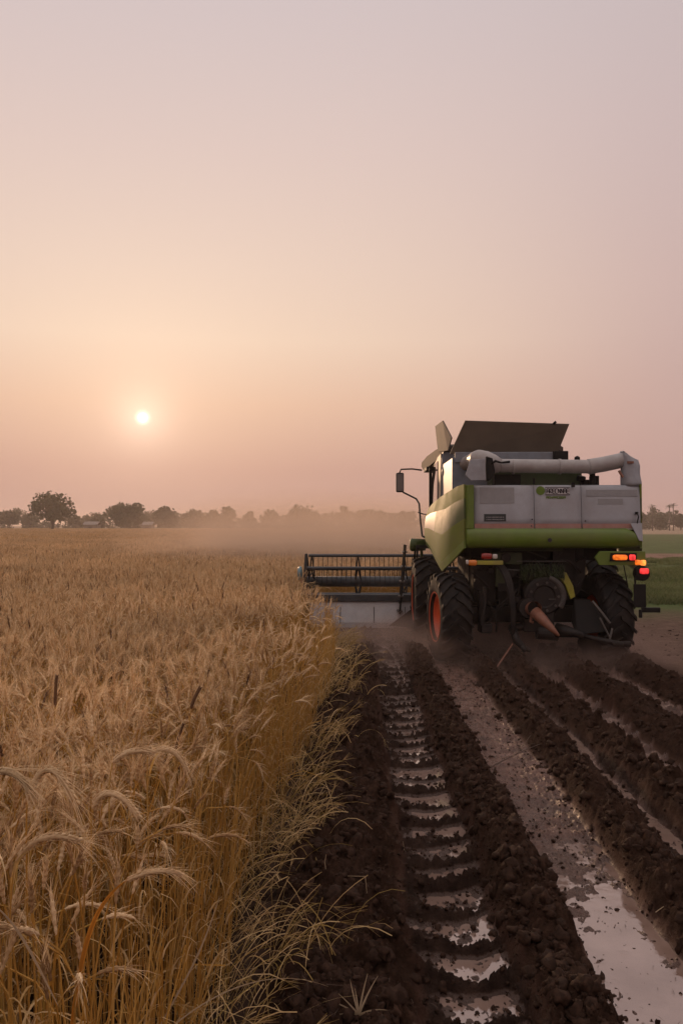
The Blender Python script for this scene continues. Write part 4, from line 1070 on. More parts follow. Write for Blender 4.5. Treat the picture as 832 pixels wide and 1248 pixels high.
wheel(1.33, 15.0, .76, .56, 0, -1, 'left front wheel with orange rim')
wheel(4.45, 15.0, .76, .56, 0, 1, 'right front wheel')
# rear axle and machinery under the hood
mb = MB().box(1.75, 3.5, 12.36, 12.62, .60, .84).tube([(1.5, 12.5, .68), (1.9, 12.5, .68)], .13, 14).tube([(3.4, 12.5, .68), (3.78, 12.5, .68)], .13, 14).box(1.62, 1.78, 12.35, 12.65, .5, .95).box(3.42, 3.6, 12.35, 12.65, .5, .95); part(mb, 'rear_axle', 'blackgrease', bevel=.015)
mb = MB().box(1.3, 4.4, 14.9, 15.15, .60, .86).box(2.0, 3.6, 13.2, 15.6, .75, 1.3); part(mb, 'front_axle', 'black', bevel=.01)
mb = MB().box(1.78, 3.30, 12.75, 14.2, .80, 1.75).box(1.80, 2.15, 12.40, 12.9, .9, 1.6).box(2.2, 2.55, 12.5, 12.8, .66, 1.5).box(3.0, 3.36, 12.3, 12.8, .95, 1.76).box(1.86, 1.98, 12.2, 12.4, .46, 1.1).box(3.28, 3.5, 12.4, 12.9, 1.45, 1.76).prism([(3.28, 1.5), (3.52, 1.62), (3.50, 1.30), (3.40, 1.05), (3.28, 1.0)], 1, 12.3, 12.5); part(mb, 'chopper_housing', 'blackgrease', bevel=.02)
mb = MB().box(2.05, 2.52, 12.22, 12.4, 1.50, 1.68).box(2.12, 2.25, 12.2, 12.3, 1.15, 1.45).box(2.2, 3.15, 12.28, 12.34, 1.70, 1.76); part(mb, 'spreader_bracket', 'green_dark', bevel=.01)
# brush-like grille across the chopper outlet
gr = part(MB().box(2.48, 3.12, 12.06, 12.20, 1.30, 1.50), 'chopper_outlet', 'black', bevel=.01)
mb = MB(); rnd = random.Random(2)
for i in range(190):
    x = rnd.uniform(2.46, 3.12); z = rnd.uniform(1.36, 1.54); mb.tube([(x, 12.05, z), (x + rnd.uniform(-.03, .03), 12.01, z - rnd.uniform(.03, .09)), (x + rnd.uniform(-.05, .05), 12.03, z - rnd.uniform(.08, .17))], .0035, 3)
part(mb, 'straw_bristles', 'green_dark', gr)
part(MB().tube([(2.40, 12.03, 1.555), (3.14, 12.03, 1.555)], .008, 6).tube([(2.12, 12.06, 1.43), (2.46, 12.06, 1.42)], .01, 6), 'outlet_rod', 'steel', gr)
# big round drive housing
mb = MB().lathe([(-.02, .0), (-.02, .15), (-.04, .17), (-.04, .25), (0, .29), (.14, .30), (.14, 0)], 36, 1, c=(2.80, 12.02, 1.03)); dh = part(mb, 'drive_housing', 'blackgrease', smooth=True)
es = dh.modifiers.new('e', 'EDGE_SPLIT'); es.split_angle = R(35)
mb = MB()
for k in range(26):
    a0 = R(-35) + R(110) * k / 25; a1 = R(-35) + R(110) * (k + 1) / 25
    if k < 25: mb.add([(2.80 + q * math.cos(a), y, 1.03 + q * math.sin(a)) for a in (a0, a1) for (q, y) in ((.245, 11.975), (.325, 11.975), (.325, 12.14))], [(0, 1, 4, 3), (1, 2, 5, 4)])
o = part(mb, 'belt_guard', 'steel', dh, True); so = o.modifiers.new('t', 'SOLIDIFY'); so.thickness = .01
mb = MB()
for k in range(9): a = 2 * PI * k / 9; mb.lathe([(0, 0), (0, .02), (.03, .02)], 6, 1, c=(2.80 + .21 * math.cos(a), 11.96, 1.03 + .21 * math.sin(a)))
mb.box(2.86, 2.96, 11.95, 11.97, .985, .998); part(mb, 'bolt', 'steel', dh)
# orange cone-shaped drive shaft guard pointing down to the right
pto = part(MB().tube([W(650, 745, 11.72), W(659, 754, 11.6), W(670, 765, 11.48), W(678.8, 774, 11.4)], [.088, .078, .05, .018], 12), 'shaft_cone', 'rust', smooth=True)
mb = MB().tube([W(643, 742, 12.0), W(650, 741, 11.7)], [.10, .105], 16, cap=False).tube([W(646, 748, 11.75), W(645, 757, 11.75), W(648, 758, 11.75)], .022, 8); part(mb, 'shaft_collar', 'rust', pto)
mb = MB().tube([W(641, 741, 12.0), W(643, 741, 11.85)], [.16, .14], 18); part(mb, 'shaft_housing', 'blackgrease', pto)
mb = MB(); mb.tube([W(650, 744, 11.69), W(664, 757.5, 11.5)], .013, 6); part(mb, 'shaft_seam', 'blackgrease', pto)
# lumps under the gearbox
mb = MB().tube([W(652, 770, 12.05), W(678, 772, 12.05)], .10, 14).box(2.5, 2.95, 12.0, 12.3, .50, .80).tube([W(620, 765, 12.0), W(640, 762, 12.1), W(655, 766, 12.1)], .06, 10).tube([W(590, 715, 12), W(589, 740, 12), W(586, 762, 12)], .035, 8).box(1.86, 2.02, 11.98, 12.2, .48, .62); part(mb, 'gearbox', 'blackgrease', smooth=False, bevel=.012)
mb = MB().prism([(3.03, 1.46), (3.16, 1.38), (3.26, 1.18), (3.29, 1.02), (3.22, .98), (3.14, 1.2), (3.02, 1.34)], 1, 12.1, 12.16); part(mb, 'guard_edge', 'yellow', bevel=.006)
# right trailing link with plate, grey struts and the pale shaft to the wheel
mb = MB(); mb.plate([W(697, 730, 12.15), W(716, 731, 12.1), W(738, 757, 11.95), W(742, 768, 11.9), W(700, 773, 11.95), W(694, 757, 12.1)], .09); part(mb, 'link_plate', 'black', bevel=.012)
mb = MB().tube([W(719, 732, 11.9), W(727, 742, 11.86), W(740.5, 759, 11.8)], [.022, .028, .02], 6).tube([W(728, 752, 11.82), W(740, 776, 11.75)], .014, 6).tube([W(743, 765, 11.8), W(740, 778, 11.75), W(744, 788, 11.72)], .016, 6); part(mb, 'link_strut', 'steel')
mb = MB().tube([W(676, 767, 12.0), W(690, 769, 11.9), W(709, 773.5, 11.8)], [.11, .085, .035], 12).tube([W(709, 774, 11.8), W(756, 785, 11.7)], [.032, .045], 8).box(3.72, 3.98, 11.68, 11.74, .33, .40); part(mb, 'tie_rod', 'blackgrease', smooth=True)
# hose bundle, hanging hook and rod dragging to the ground
mb = MB()
for k in range(4):
    o_ = k * 2.2
    mb.tube(bezier([W(603 + o_, 688, 12.0), W(616 + o_, 695, 11.85), W(624 + o_ * .6, 730, 11.8), W(622 + o_ * .4, 772, 11.85)], 14), .021, 8)
part(mb, 'hose', 'blackgrease', smooth=True)
mb = MB().tube([W(624, 765, 11.9), W(628, 780, 11.85), W(636, 788, 11.8), W(645, 793, 11.75)], [.05, .06, .045, .02], 8).tube([W(634, 786, 11.8), W(638, 793, 11.75)], .035, 6); part(mb, 'drag_hook', 'blackgrease', smooth=True)
mb = MB().tube([W(623, 784, 11.8), W(615, 796, 11.65), W(602, 815, 11.5)], .013, 6).tube([W(602, 815, 11.5), W(604, 819, 11.4), W(611, 821, 11.4)], .016, 6); part(mb, 'drag_rod', 'rust')
# pipes and clutter under the hood
mb = MB(); rnd = random.Random(21)
for k in range(26):
    x0 = rnd.uniform(1.85, 3.3); z0 = rnd.uniform(.8, 1.7); y0 = rnd.uniform(12.1, 12.35)
    p = [(x0, y0, z0), (x0 + rnd.uniform(-.2, .2), y0 - rnd.uniform(0, .08), z0 + rnd.uniform(-.25, .25)), (x0 + rnd.uniform(-.4, .4), y0, z0 + rnd.uniform(-.4, .3))]
    mb.tube(bezier(p, 8), rnd.uniform(.008, .022), 6)
part(mb, 'pipework', 'blackgrease', smooth=True)
mb = MB()
for k in range(14):
    x0 = rnd.uniform(1.8, 3.35); z0 = rnd.uniform(.85, 1.65); s = rnd.uniform(.03, .09); y0 = rnd.uniform(12.08, 12.3)
    mb.box(x0 - s, x0 + s, y0, y0 + .1, z0 - s * .7, z0 + s * .7) if k % 2 else mb.lathe([(0, 0), (0, s), (.1, s), (.1, 0)], 14, 1, c=(x0, y0, z0))
part(mb, 'machine_fitting', 'blackgrease', bevel=.006)
# tail lights
mb = MB().box(PX(580), PX(611), 11.84, 11.90, PZ(688), PZ(683)); lb = part(mb, 'light_bar', 'yellow', bevel=.005, label='narrow yellow left light bar')
def lens(parent, name, x0, x1, y0, y1, mat, yd=11.80, dp=.06):
    mb = MB(); z0, z1 = PZ(y1), PZ(y0); xa, xb = PX(x0), PX(x1); hz = (z1 - z0) / 2; hx = (xb - xa) / 2; cx_, cz = (xa + xb) / 2, (z0 + z1) / 2
    n = 20; vs = []
    for (k_, yy) in ((1.0, yd + dp), (1.0, yd + .018), (.86, yd + .004), (.5, yd)):
        for k in range(n):
            a = 2 * PI * k / n; c_, s_ = math.cos(a), math.sin(a)
            vs.append((cx_ + hx * k_ * math.copysign(abs(c_) ** .5, c_), yy, cz + hz * k_ * math.copysign(abs(s_) ** .5, s_)))
    mb.add(vs, [(i * n + k, i * n + (k + 1) % n, (i + 1) * n + (k + 1) % n, (i + 1) * n + k) for i in range(3) for k in range(n)] + [tuple(3 * n + k for k in range(n))])
    return part(mb, name, mat, parent, True)
lens(CH, 'turn_signal', 569, 579.5, 682, 689, 'lens_off_orange')
lens(CH, 'reflector', 566.2, 569.5, 682, 687.5, 'lens_off_white')
lens(CH, 'tail_light', 585.5, 598.5, 674, 681.5, 'lens_off_red', 11.86)
lens(CH, 'reflector', 598.8, 605, 675, 681, 'lens_off_white', 11.865)
mb = MB().prism([(PX(721), PZ(679)), (PX(727), PZ(671.5)), (PX(781), PZ(671.5)), (PX(781.5), PZ(688.5)), (PX(726), PZ(688))], 1, 11.82, 11.88); br = part(mb, 'light_bracket', 'green', bevel=.006)
part(MB().prism([(PX(738), PZ(683.5)), (PX(739), PZ(673.5)), (PX(770), PZ(673.5)), (PX(770), PZ(683.5))], 1, 11.795, 11.819), 'lamp_housing', 'black', br, bevel=.004)
lens(br, 'turn_signal', 741, 758.5, 675.4, 682, 'lit_orange', 11.76, .034)
lens(br, 'brake_light', 760.8, 768, 675.2, 682.2, 'lit_red', 11.76, .034)
lens(br, 'side_lamp', 767.3, 773.2, 681.5, 688, 'lit_orange', 11.75, .03)
lens(br, 'side_lamp', 773.4, 780.2, 681.7, 688.4, 'lit_yellow', 11.75, .03)
mb = MB().lathe([(0, 0), (0, .095), (.02, .11), (.12, .115), (.16, 0)], 20, 1, c=(PX(777), 11.78, PZ(698))).box(PX(768.5), PX(778), 11.79, 11.85, PZ(706), PZ(692)); rl = part(mb, 'round_lamp', 'black', smooth=False, bevel=.004)
lens(rl, 'brake_light', 772.6, 783, 691.5, 698.5, 'lit_red', 11.73, .045)
mb = MB().box(PX(767), PX(781.5), 11.82, 11.845, PZ(739), PZ(711)).box(PX(768), PX(770), 11.83, 11.85, PZ(712), PZ(700)); part(mb, 'mud_flap', 'black', bevel=.004)
mb = MB().tube([W(757, 688, 11.85), W(760, 703, 11.85), W(762, 715, 11.85)], .008, 6).tube([W(758, 690, 11.86), W(765, 745, 11.86)], .004, 4); part(mb, 'cable', 'black')
mb = MB().tube([W(777, 752, 11.82), W(777, 742, 11.82)], .028, 8).box(PX(776), PX(798), 11.80, 11.85, PZ(744.8), PZ(738.8)); part(mb, 'hitch_arm', 'black', bevel=.01)

# header (cutter bar) ahead of the machine
HX0, HX1 = -1.10, 5.15
hd = part(MB().add([], []).prism([(16.28, .0), (16.31, .0), (16.33, .09), (16.53, .40), (16.58, .52), (16.55, .52), (16.49, .41), (16.30, .11)], 0, HX0 + .12, HX1).prism([(16.6, 0.0), (18.1, -.01), (18.1, .03), (16.6, .05)], 0, HX0 + .05, HX1), 'header', 'sheet', label='wide grey cutting header ahead of the left front wheel')
for x in (-.35, .34, .98, 1.7, 2.4, 3.1, 3.8): part(MB().plate([(x, 16.29, .10), (x + .012, 16.29, .10), (x + .012, 16.48, .41), (x, 16.48, .41)], .012), 'sheet_seam', 'black', hd)
part(MB().box(HX0, HX1, 16.50, 16.62, .52, .66), 'header_beam', 'reel', hd, bevel=.01)
for x in (HX0, HX1):
    mb = MB().prism([(16.4, .0), (17.9, -.01), (18.9, .08), (18.0, .45), (17.3, .62), (16.5, .72)], 0, x - .02, x + .03); part(mb, 'end_shield', 'black', hd, bevel=.008)
AZ, AY, RR = .88, 17.25, .56
part(MB().tube([(HX0 + .02, AY, AZ), (HX1 - .02, AY, AZ)], .115, 18), 'reel_tube', 'reel', hd, True)
tin0 = None
for k in range(6):
    a = R(86 + 60 * k); y, z = AY + RR * math.cos(a), AZ + RR * math.sin(a)
    part(MB().tube([(HX0 + .05, y, z), (HX1 - .05, y, z)], .034, 8), 'tine_bar', 'reel', hd)
    if k in (0, 5):
        for i in range(50):
            x = HX0 + .16 + i * .1015
            tl = MB().tube([(x, y, z), (x, y - .01, z - .16), (x, y - .05, z - .33)], .0065, 4); part(tl, 'tine', 'black', hd)
    else:
        tl = MB()
        for i in range(60):
            x = HX0 + .16 + i * .1015; tl.tube([(x, y, z), (x, y - .01, z - .16), (x, y - .05, z - .33)], .0055, 4)
        tag(part(tl, 'tine', 'black', hd), kind='stuff')
for x in (HX0 + .12, .02, 1.02, 2.05, 3.05, 4.05, HX1 - .12):
    mb = MB()
    for k in range(6):
        a = R(86 + 60 * k)
        for s_ in (-1, 1):
            mb.tube([(x + s_ * .07, AY, AZ), (x + s_ * .005, AY + RR * math.cos(a), AZ + RR * math.sin(a))], .016, 5)
    part(mb, 'reel_spider', 'black', hd)
mb = MB()
mb.tube([(HX0 + .03, 16.45, .55), (HX0 + .0, 16.8, 1.0), (HX0 + .0, AY, 1.46)], .035, 8).tube([(HX0 + .0, AY, 1.46), (HX0 + .07, AY, .88)], .03, 8).tube([(HX0 - .02, AY + .4, .35), (HX0 + .0, AY, 1.46)], .025, 8)
part(mb, 'reel_arm', 'black', hd)
part(MB().tube([(HX1, 16.45, .55), (HX1, AY, .9)], .04, 8), 'reel_arm', 'black', hd)
part(MB().lathe([(0, 0), (0, .13), (.03, .16), (.07, .16), (.09, .12), (.09, 0)], 20, 0, c=(HX0 - .16, 16.95, 1.06)), 'drive_cover', 'plastic_blue', hd, True)
part(MB().tube([(HX0 - .1, 16.9, .95), (HX0 + .03, 16.7, .80)], .04, 8).box(HX0 - .1, HX0 + .08, 16.7, 16.8, .62, .78), 'drive_arm', 'rust', hd)
part(MB().prism([(15.6, .9), (15.6, 1.5), (16.45, .75), (16.45, .12)], 0, 2.0, 3.6), 'feeder_house', 'black', hd, bevel=.02)

# ------------------------------------------------------------------ trees
def leaf_cloud(lobes, n, size, seed, flat=.75):
    r_ = np.random.default_rng(seed)
    lob = np.array(lobes); vol = lob[:, 3] ** 1.6; k = r_.choice(len(lob), n, p=vol / vol.sum())
    d = r_.standard_normal((n, 3)); d /= np.linalg.norm(d, axis=1)[:, None]
    rad = lob[k, 3] * (0.2 + 1.0 * r_.random(n) ** .6)
    P = lob[k, :3] + d * rad[:, None] * np.array([1, 1, flat])
    a = r_.standard_normal((n, 3)); a /= np.linalg.norm(a, axis=1)[:, None]
    b = np.cross(a, r_.standard_normal((n, 3))); b /= np.linalg.norm(b, axis=1)[:, None]
    s = size * (.5 + r_.random(n))[:, None]
    V = np.stack([P - a * s - b * s * .5, P + a * s * .2 - b * s * .7, P + a * s + b * s * .5, P - a * s * .3 + b * s * .6], 1).reshape(-1, 3)
    return V, np.arange(4 * n).reshape(-1, 4)
def tree(px, top, wpx, d, seed, label, dense=1.0, name='broadleaf_tree', trunk=.3, flat=.75, grp='trees along the horizon'):
    rnd = random.Random(seed)
    x = (px - VX) / F * d; h = H - (top - VY) / F * d; w = wpx / F * d
    root = empty(name, (x, d, 0)); tag(root, label, 'tree', grp)
    lobes = []; nl = int(7 + w * 1.1)
    cz = h * (trunk + 1) / 2; rz = h * (1 - trunk) / 2
    for i in range(nl * 2):
        a = rnd.uniform(0, 2 * PI); q = rnd.random() ** .4; e = rnd.uniform(-1, 1)
        rr = rnd.uniform(.09, .22) * min(w, h * 1.3)
        k = math.sqrt(max(0, 1 - max(0, e) ** 2 * .85))
        px_ = max(0, w / 2 - rr * .85) * q * k
        zz = cz + e * max(0.1, rz - rr * .7)
        lobes.append((x + px_ * math.cos(a), d + px_ * math.sin(a), zz, rr))
    n = int(min(6000, 24 * w * h * .55 * dense + 250)); sz = .46
    V, Fq = leaf_cloud(lobes, n, sz, seed, flat)
    c = fast_mesh('crown', V - np.array([x, d, 0]), Fq, 'crown'); c.parent = root
    mb = MB(); tr = max(.12, h * .028)
    mb.tube([(x, d, -.1), (x + .1, d, h * .18), (x, d, h * trunk * 1.1), (x + .1, d, cz)], [tr * 1.3, tr, tr * .85, tr * .4], 8)
    for l in lobes[:12]:
        mb.tube(bezier([(x, d, h * trunk * rnd.uniform(.7, 1.1)), (x + (l[0] - x) * .3, d + (l[1] - d) * .3, (l[2] + h * trunk) / 2), l[:3]], 5), [tr * .5, tr * .42, tr * .36, tr * .28, tr * .2, tr * .1], 5)
    mb.build('trunk', 'bark', root, True)
    return root
tree(61, 597, 60, 215, 31, 'large spreading tree standing alone in front of the left tree line', .62, trunk=.22, flat=.6)
tree(8, 622, 28, 290, 32, 'bushy tree cut by the left edge of the photo')
tree(33, 627, 22, 310, 33, 'small tree just left of the large spreading tree')
tree(90, 629, 20, 300, 34, 'low round tree just right of the large spreading tree')
tree(118, 626, 20, 300, 48, 'low bush left of the broad dark tree', trunk=.1)
tree(155, 611, 54, 265, 35, 'broad dark tree, widest of the tree line left of the dust', 1.3, trunk=.08)
tree(201, 617, 34, 280, 36, 'round tree directly right of the broad dark tree', 1.1, trunk=.1)
tree(234, 621, 34, 300, 37, 'low tree between the round tree and the twin-topped one', trunk=.12)
tree(258, 620, 26, 300, 38, 'left one of two joined low trees', trunk=.1)
tree(278, 617, 22, 305, 49, 'right one of two joined low trees, slightly taller', trunk=.1)
tree(304, 623, 18, 330, 39, 'smallest pale tree left of the dust plume')
tree(330, 621, 26, 330, 40, 'pale tree just left of the domed tree', trunk=.1)
tree(368, 615, 40, 320, 41, 'domed tree, tallest behind the dust plume', 1.2, trunk=.1)
tree(418, 617, 18, 330, 42, 'narrow tree above the header reel', trunk=.1)
tree(450, 621, 38, 330, 43, 'wide low tree above the middle of the reel', trunk=.1)
tree(487, 623, 40, 330, 44, 'low tree just left of the mirror arm of the harvester', trunk=.1)
tree(801, 627, 16, 320, 45, 'small round tree right of the harvester', trunk=.15)
tree(826, 627, 28, 320, 46, 'tree cut by the right edge of the photo', trunk=.12)
tree(778, 624, 18, 320, 47, 'tree partly hidden by the right corner of the harvester', trunk=.12)
def palm(px, top, d, seed, label):
    rnd = random.Random(seed); x = (px - VX) / F * d; h = H - (top - VY) / F * d
    root = empty('palm_tree', (x, d, 0)); tag(root, label, 'palm tree')
    MB().tube([(x, d, 0), (x + .15, d, h * .5), (x, d, h)], [.22, .17, .15], 7).build('trunk', 'bark', root, True)
    for k in range(14):
        a = 2 * PI * k / 14 + rnd.uniform(-.2, .2); t = rnd.uniform(.2, 1.3); q = np.array([x, d, h]); pts = [q]
        for j in range(5): q = q + .42 * np.array([math.cos(a) * math.sin(t), math.sin(a) * math.sin(t), math.cos(t)]); t += .35; pts.append(q)
        mb = MB()
        for j in range(1, 6):
            for s_ in (-1, 1):
                sd = np.array([-math.sin(a), math.cos(a), 0]) * s_
                mb.ribbon([pts[j - 1], pts[j - 1] + sd * .35 + (0, 0, -.25)], [.12, .02], side=(0, 0, 1) if j % 2 else (0, 1, 0))
        mb.ribbon(pts, [.12, .16, .18, .14, .1, .03], side=(0, 0, 1)); mb.build('frond', 'crown', root)
palm(792, 618.5, 300, 1, 'thin lone palm just right of the harvester')
palm(812.5, 618.5, 300, 2, 'left palm of the close pair at the far right')
palm(817, 617, 300, 3, 'right palm of the close pair, slightly taller')
# distant wood
lobes = []; rw = random.Random(9)
for i in range(900):
    x = rw.uniform(-330, 330); px = VX + x / 400 * F
    hh = 7.4 + 2.2 * float(vnoise(np.array(x / 26.0), np.array(0.5), 4)) + 1.2 * float(vnoise(np.array(x / 8.0), np.array(2.5), 5))
    rr = rw.uniform(1.0, 2.6); lobes.append((x, rw.uniform(350, 385), rw.uniform(.12, 1) * max(1.5, hh) - rr * .2, rr))
V, Fq = leaf_cloud(lobes, 60000, .55, 77, .85)
o = fast_mesh('distant_wood', V, Fq, 'crown', kind='stuff'); tag(o, 'long low wood fading into haze along the whole horizon', 'wood')
# low farm buildings among the trees
def shed(px, py_top, wpx, d, label, cat='shed'):
    x = (px - VX) / F * d; w = wpx / F * d; h = H - (py_top - VY) / F * d; x0, x1 = x - w / 2, x + w / 2
    root = empty('farm_shed', (x, d, 0)); tag(root, label, cat)
    MB().box(x0, x1, d, d + 4, 0, h * .7).build('wall', 'shedwall', root)
    MB().prism([(d - .4, h * .69), (d + 2, h), (d + 4.4, h * .69), (d + 4.4, h * .73), (d + 2, h * 1.06), (d - .4, h * .73)], 0, x0 - .3, x1 + .3).build('roof', 'shedroof', root)
    MB().box(x - .6, x + .6, d - .03, d + .05, 0, h * .5).build('door', 'shed_dark', root)
shed(108, 636.2, 16, 255, 'low pale shed between the large spreading tree and the broad dark tree')
shed(178, 636.5, 11, 250, 'small pale-roofed shed under the broad dark tree')

# ------------------------------------------------------------------ air: even haze and drifting dust
def vol_box(name, x0, x1, y0, y1, z0, z1, mat):
    mb = MB().box(x0, x1, y0, y1, z0, z1); o = mb.build(name, mat); tag(o, kind='stuff'); return o
m = bpy.data.materials.new('haze_air'); m.use_nodes = True; nt = m.node_tree; nt.nodes.remove(nt.nodes['Principled BSDF'])
pv = N(nt, 'ShaderNodeVolumePrincipled'); pv.inputs['Color'].default_value = (0.93, 0.80, 0.72, 1); pv.inputs['Density'].default_value = 0.00068; pv.inputs['Anisotropy'].default_value = 0.45
nt.links.new(pv.outputs[0], nt.nodes['Material Output'].inputs['Volume']); M['haze'] = m
vol_box('haze', -1500, 1500, -350, 2700, -1.5, 16, 'haze')

def dust_mat(name, dens, centre, radii, nscale, thresh, color=(0.88, 0.68, 0.54), vstretch=1.0):
    m = bpy.data.materials.new(name); m.use_nodes = True; nt = m.node_tree; nt.nodes.remove(nt.nodes['Principled BSDF']); L = nt.links
    geo = N(nt, 'ShaderNodeNewGeometry')
    mp = N(nt, 'ShaderNodeVectorMath', operation='SUBTRACT'); L.new(geo.outputs['Position'], mp.inputs[0]); mp.inputs[1].default_value = centre
    dv = N(nt, 'ShaderNodeVectorMath', operation='DIVIDE'); L.new(mp.outputs[0], dv.inputs[0]); dv.inputs[1].default_value = radii
    ln = N(nt, 'ShaderNodeVectorMath', operation='LENGTH'); L.new(dv.outputs[0], ln.inputs[0])
    fo = N(nt, 'ShaderNodeMapRange', interpolation_type='SMOOTHSTEP'); L.new(ln.outputs['Value'], fo.inputs[0])
    for i, v in zip((1, 2, 3, 4), (0.15, 1.0, 1.0, 0.0)): fo.inputs[i].default_value = v
    nz = N(nt, 'ShaderNodeTexNoise', i_Scale=nscale, i_Detail=3.0, i_Roughness=.55); L.new(geo.outputs['Position'], nz.inputs['Vector'])
    nr = N(nt, 'ShaderNodeMapRange', interpolation_type='SMOOTHSTEP'); L.new(nz.outputs['Fac'], nr.inputs[0])
    for i, v in zip((1, 2, 3, 4), (thresh, thresh + .28, .12, 1.0)): nr.inputs[i].default_value = v
    mu = N(nt, 'ShaderNodeMath', operation='MULTIPLY'); L.new(fo.outputs[0], mu.inputs[0]); L.new(nr.outputs[0], mu.inputs[1])
    m2 = N(nt, 'ShaderNodeMath', operation='MULTIPLY'); L.new(mu.outputs[0], m2.inputs[0]); m2.inputs[1].default_value = dens
    pv = N(nt, 'ShaderNodeVolumePrincipled'); pv.inputs['Color'].default_value = (*color, 1); pv.inputs['Anisotropy'].default_value = .35
    L.new(m2.outputs[0], pv.inputs['Density']); L.new(pv.outputs[0], nt.nodes['Material Output'].inputs['Volume'])
    M[name] = m; return m
dust_mat('field_dust', 0.25, (-.5, 37, 1.3), (11, 19, 2.7), .22, .36)
o = vol_box('field_dust_cloud', -11.5, 10.5, 18.5, 56, -.05, 4.4, 'field_dust'); tag(o, 'pale dust cloud drifting over the wheat beyond the header', 'dust')
dust_mat('wheel_dust', 2.7, (2.4, 13.3, .02), (3.5, 3.4, .72), .9, .42, (0.85, 0.60, 0.50))
o = vol_box('wheel_dust_cloud', -.9, 6.1, 9.9, 16.3, -.08, .78, 'wheel_dust'); tag(o, 'brown dust kicked up round the rear wheels', 'dust')

# ------------------------------------------------------------------ sky, sun, camera
SUN_AZ = math.atan((172 - VX) / F); SUN_EL = math.atan((VY - 508) / F * math.cos(SUN_AZ))
sv = np.array([math.sin(SUN_AZ) * math.cos(SUN_EL), math.cos(SUN_AZ) * math.cos(SUN_EL), math.sin(SUN_EL)])
def lin(c): return tuple((((x / 255) + .055) / 1.055) ** 2.4 if x > 10 else x / 255 / 12.92 for x in c)
w = bpy.data.worlds.new('World'); scn.world = w; w.use_nodes = True; nt = w.node_tree; L = nt.links
bg = nt.nodes['Background']; bg.inputs['Strength'].default_value = 0.1
sky = N(nt, 'ShaderNodeTexSky', sky_type='NISHITA', sun_disc=False, sun_elevation=SUN_EL, sun_rotation=SUN_AZ, air_density=1.2, dust_density=6.0, ozone_density=1.5, altitude=50)
tc = N(nt, 'ShaderNodeTexCoord'); sp = N(nt, 'ShaderNodeSeparateXYZ'); L.new(tc.outputs['Generated'], sp.inputs[0])
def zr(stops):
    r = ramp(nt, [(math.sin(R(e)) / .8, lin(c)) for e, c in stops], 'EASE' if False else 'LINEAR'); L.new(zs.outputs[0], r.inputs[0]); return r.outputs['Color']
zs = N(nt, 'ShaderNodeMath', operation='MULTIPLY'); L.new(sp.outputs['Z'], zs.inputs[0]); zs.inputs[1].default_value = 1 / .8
AWAY = [(0, (190, 154, 147)), (6, (197, 163, 155)), (16, (206, 178, 172)), (26, (205, 184, 182)), (35, (201, 187, 188)), (53, (238, 226, 222))]  # highest stop of both ramps: unseen sky brightened to add fill light
TOWARD = [(0, (192, 153, 141)), (4, (203, 160, 145)), (8.5, (229, 188, 163)), (13, (240, 210, 187)), (18, (235, 208, 191)), (25, (226, 202, 193)), (35, (212, 196, 196)), (53, (240, 226, 220))]
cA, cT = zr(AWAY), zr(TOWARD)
hv = N(nt, 'ShaderNodeVectorMath', operation='MULTIPLY'); L.new(tc.outputs['Generated'], hv.inputs[0]); hv.inputs[1].default_value = (1, 1, 0)
hn = N(nt, 'ShaderNodeVectorMath', operation='NORMALIZE'); L.new(hv.outputs[0], hn.inputs[0])
hd_ = N(nt, 'ShaderNodeVectorMath', operation='DOT_PRODUCT'); L.new(hn.outputs[0], hd_.inputs[0]); hd_.inputs[1].default_value = (math.sin(SUN_AZ), math.cos(SUN_AZ), 0)
fa = N(nt, 'ShaderNodeMapRange', interpolation_type='SMOOTHSTEP'); L.new(hd_.outputs['Value'], fa.inputs[0])
for i, v in zip((1, 2, 3, 4), (.76, 1.02, 0, 1)): fa.inputs[i].default_value = v
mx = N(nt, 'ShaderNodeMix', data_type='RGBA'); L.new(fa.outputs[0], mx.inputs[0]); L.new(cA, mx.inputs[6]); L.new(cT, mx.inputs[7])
sd = N(nt, 'ShaderNodeVectorMath', operation='DOT_PRODUCT'); L.new(tc.outputs['Generated'], sd.inputs[0]); sd.inputs[1].default_value = tuple(sv)
ac = N(nt, 'ShaderNodeMath', operation='ARCCOSINE'); L.new(sd.outputs['Value'], ac.inputs[0])
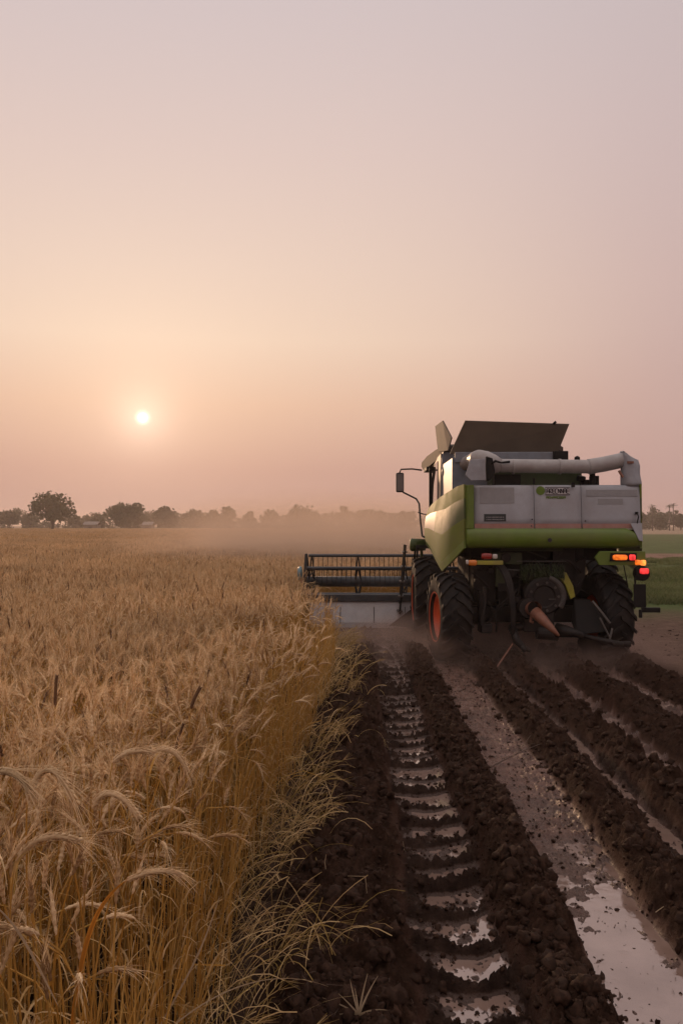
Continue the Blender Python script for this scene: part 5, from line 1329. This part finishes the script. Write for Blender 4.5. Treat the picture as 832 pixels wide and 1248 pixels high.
def glow(deg, amp, col, prev, power=1.0):
    dv = N(nt, 'ShaderNodeMath', operation='DIVIDE'); L.new(ac.outputs[0], dv.inputs[0]); dv.inputs[1].default_value = R(deg)
    pw = N(nt, 'ShaderNodeMath', operation='POWER'); L.new(dv.outputs[0], pw.inputs[0]); pw.inputs[1].default_value = power
    ng = N(nt, 'ShaderNodeMath', operation='MULTIPLY'); L.new(pw.outputs[0], ng.inputs[0]); ng.inputs[1].default_value = -1
    ex = N(nt, 'ShaderNodeMath', operation='EXPONENT'); L.new(ng.outputs[0], ex.inputs[0])
    am = N(nt, 'ShaderNodeMath', operation='MULTIPLY'); L.new(ex.outputs[0], am.inputs[0]); am.inputs[1].default_value = amp
    cm = N(nt, 'ShaderNodeMix', data_type='RGBA', blend_type='ADD'); L.new(am.outputs[0], cm.inputs[0]); L.new(prev, cm.inputs[6]); cm.inputs[7].default_value = (*col, 1)
    cm.clamp_factor = False
    return cm.outputs[2]
hz = glow(5.5, .17, (1, .74, .55), mx.outputs[2], 1.2)
hz = glow(1.6, .34, (1, .85, .68), hz, 1.4)
hz = glow(0.34, 1.0, (1.2, 1.15, 1.05), hz, 2.2)
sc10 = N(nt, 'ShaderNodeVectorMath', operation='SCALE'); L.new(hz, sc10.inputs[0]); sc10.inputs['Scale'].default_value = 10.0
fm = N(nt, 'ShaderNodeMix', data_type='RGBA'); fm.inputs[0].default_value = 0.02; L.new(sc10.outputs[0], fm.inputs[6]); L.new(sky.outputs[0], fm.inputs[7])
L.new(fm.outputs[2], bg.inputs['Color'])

sl = bpy.data.lights.new('sun', 'SUN'); sl.energy = 1.5; sl.angle = R(2.5); sl.color = (1, .62, .36)
so_ = bpy.data.objects.new('sun', sl); COL.objects.link(so_)
from mathutils import Vector
so_.rotation_euler = Vector(-sv).to_track_quat('-Z', 'Y').to_euler(); so_.location = (-30, 60, 40)

cam = bpy.data.cameras.new('camera'); co = bpy.data.objects.new('camera', cam); COL.objects.link(co); scn.camera = co
cam.sensor_fit = 'HORIZONTAL'; cam.sensor_width = 24; cam.lens = F / 832 * 24; cam.clip_start = .05; cam.clip_end = 6000
co.location = (0, 0, H); co.rotation_euler = (PI / 2 + math.atan(16 / F), 0, math.atan(19 / F))
scn.view_settings.view_transform = 'Standard'; scn.view_settings.look = 'None'; scn.view_settings.exposure = 0; scn.view_settings.gamma = 1
scn.view_settings.use_curve_mapping = False
scn.render.engine = 'CYCLES'; cy = scn.cycles
cy.max_bounces = 5; cy.diffuse_bounces = 3; cy.glossy_bounces = 3; cy.transmission_bounces = 3; cy.volume_bounces = 0; cy.transparent_max_bounces = 8
cy.use_denoising = True; cy.volume_step_rate = 1.0; cy.volume_max_steps = 96
cy.use_adaptive_sampling = True; cy.adaptive_threshold = 0.02
for o in bpy.data.objects:
    if '_w' in o: del o['_w']
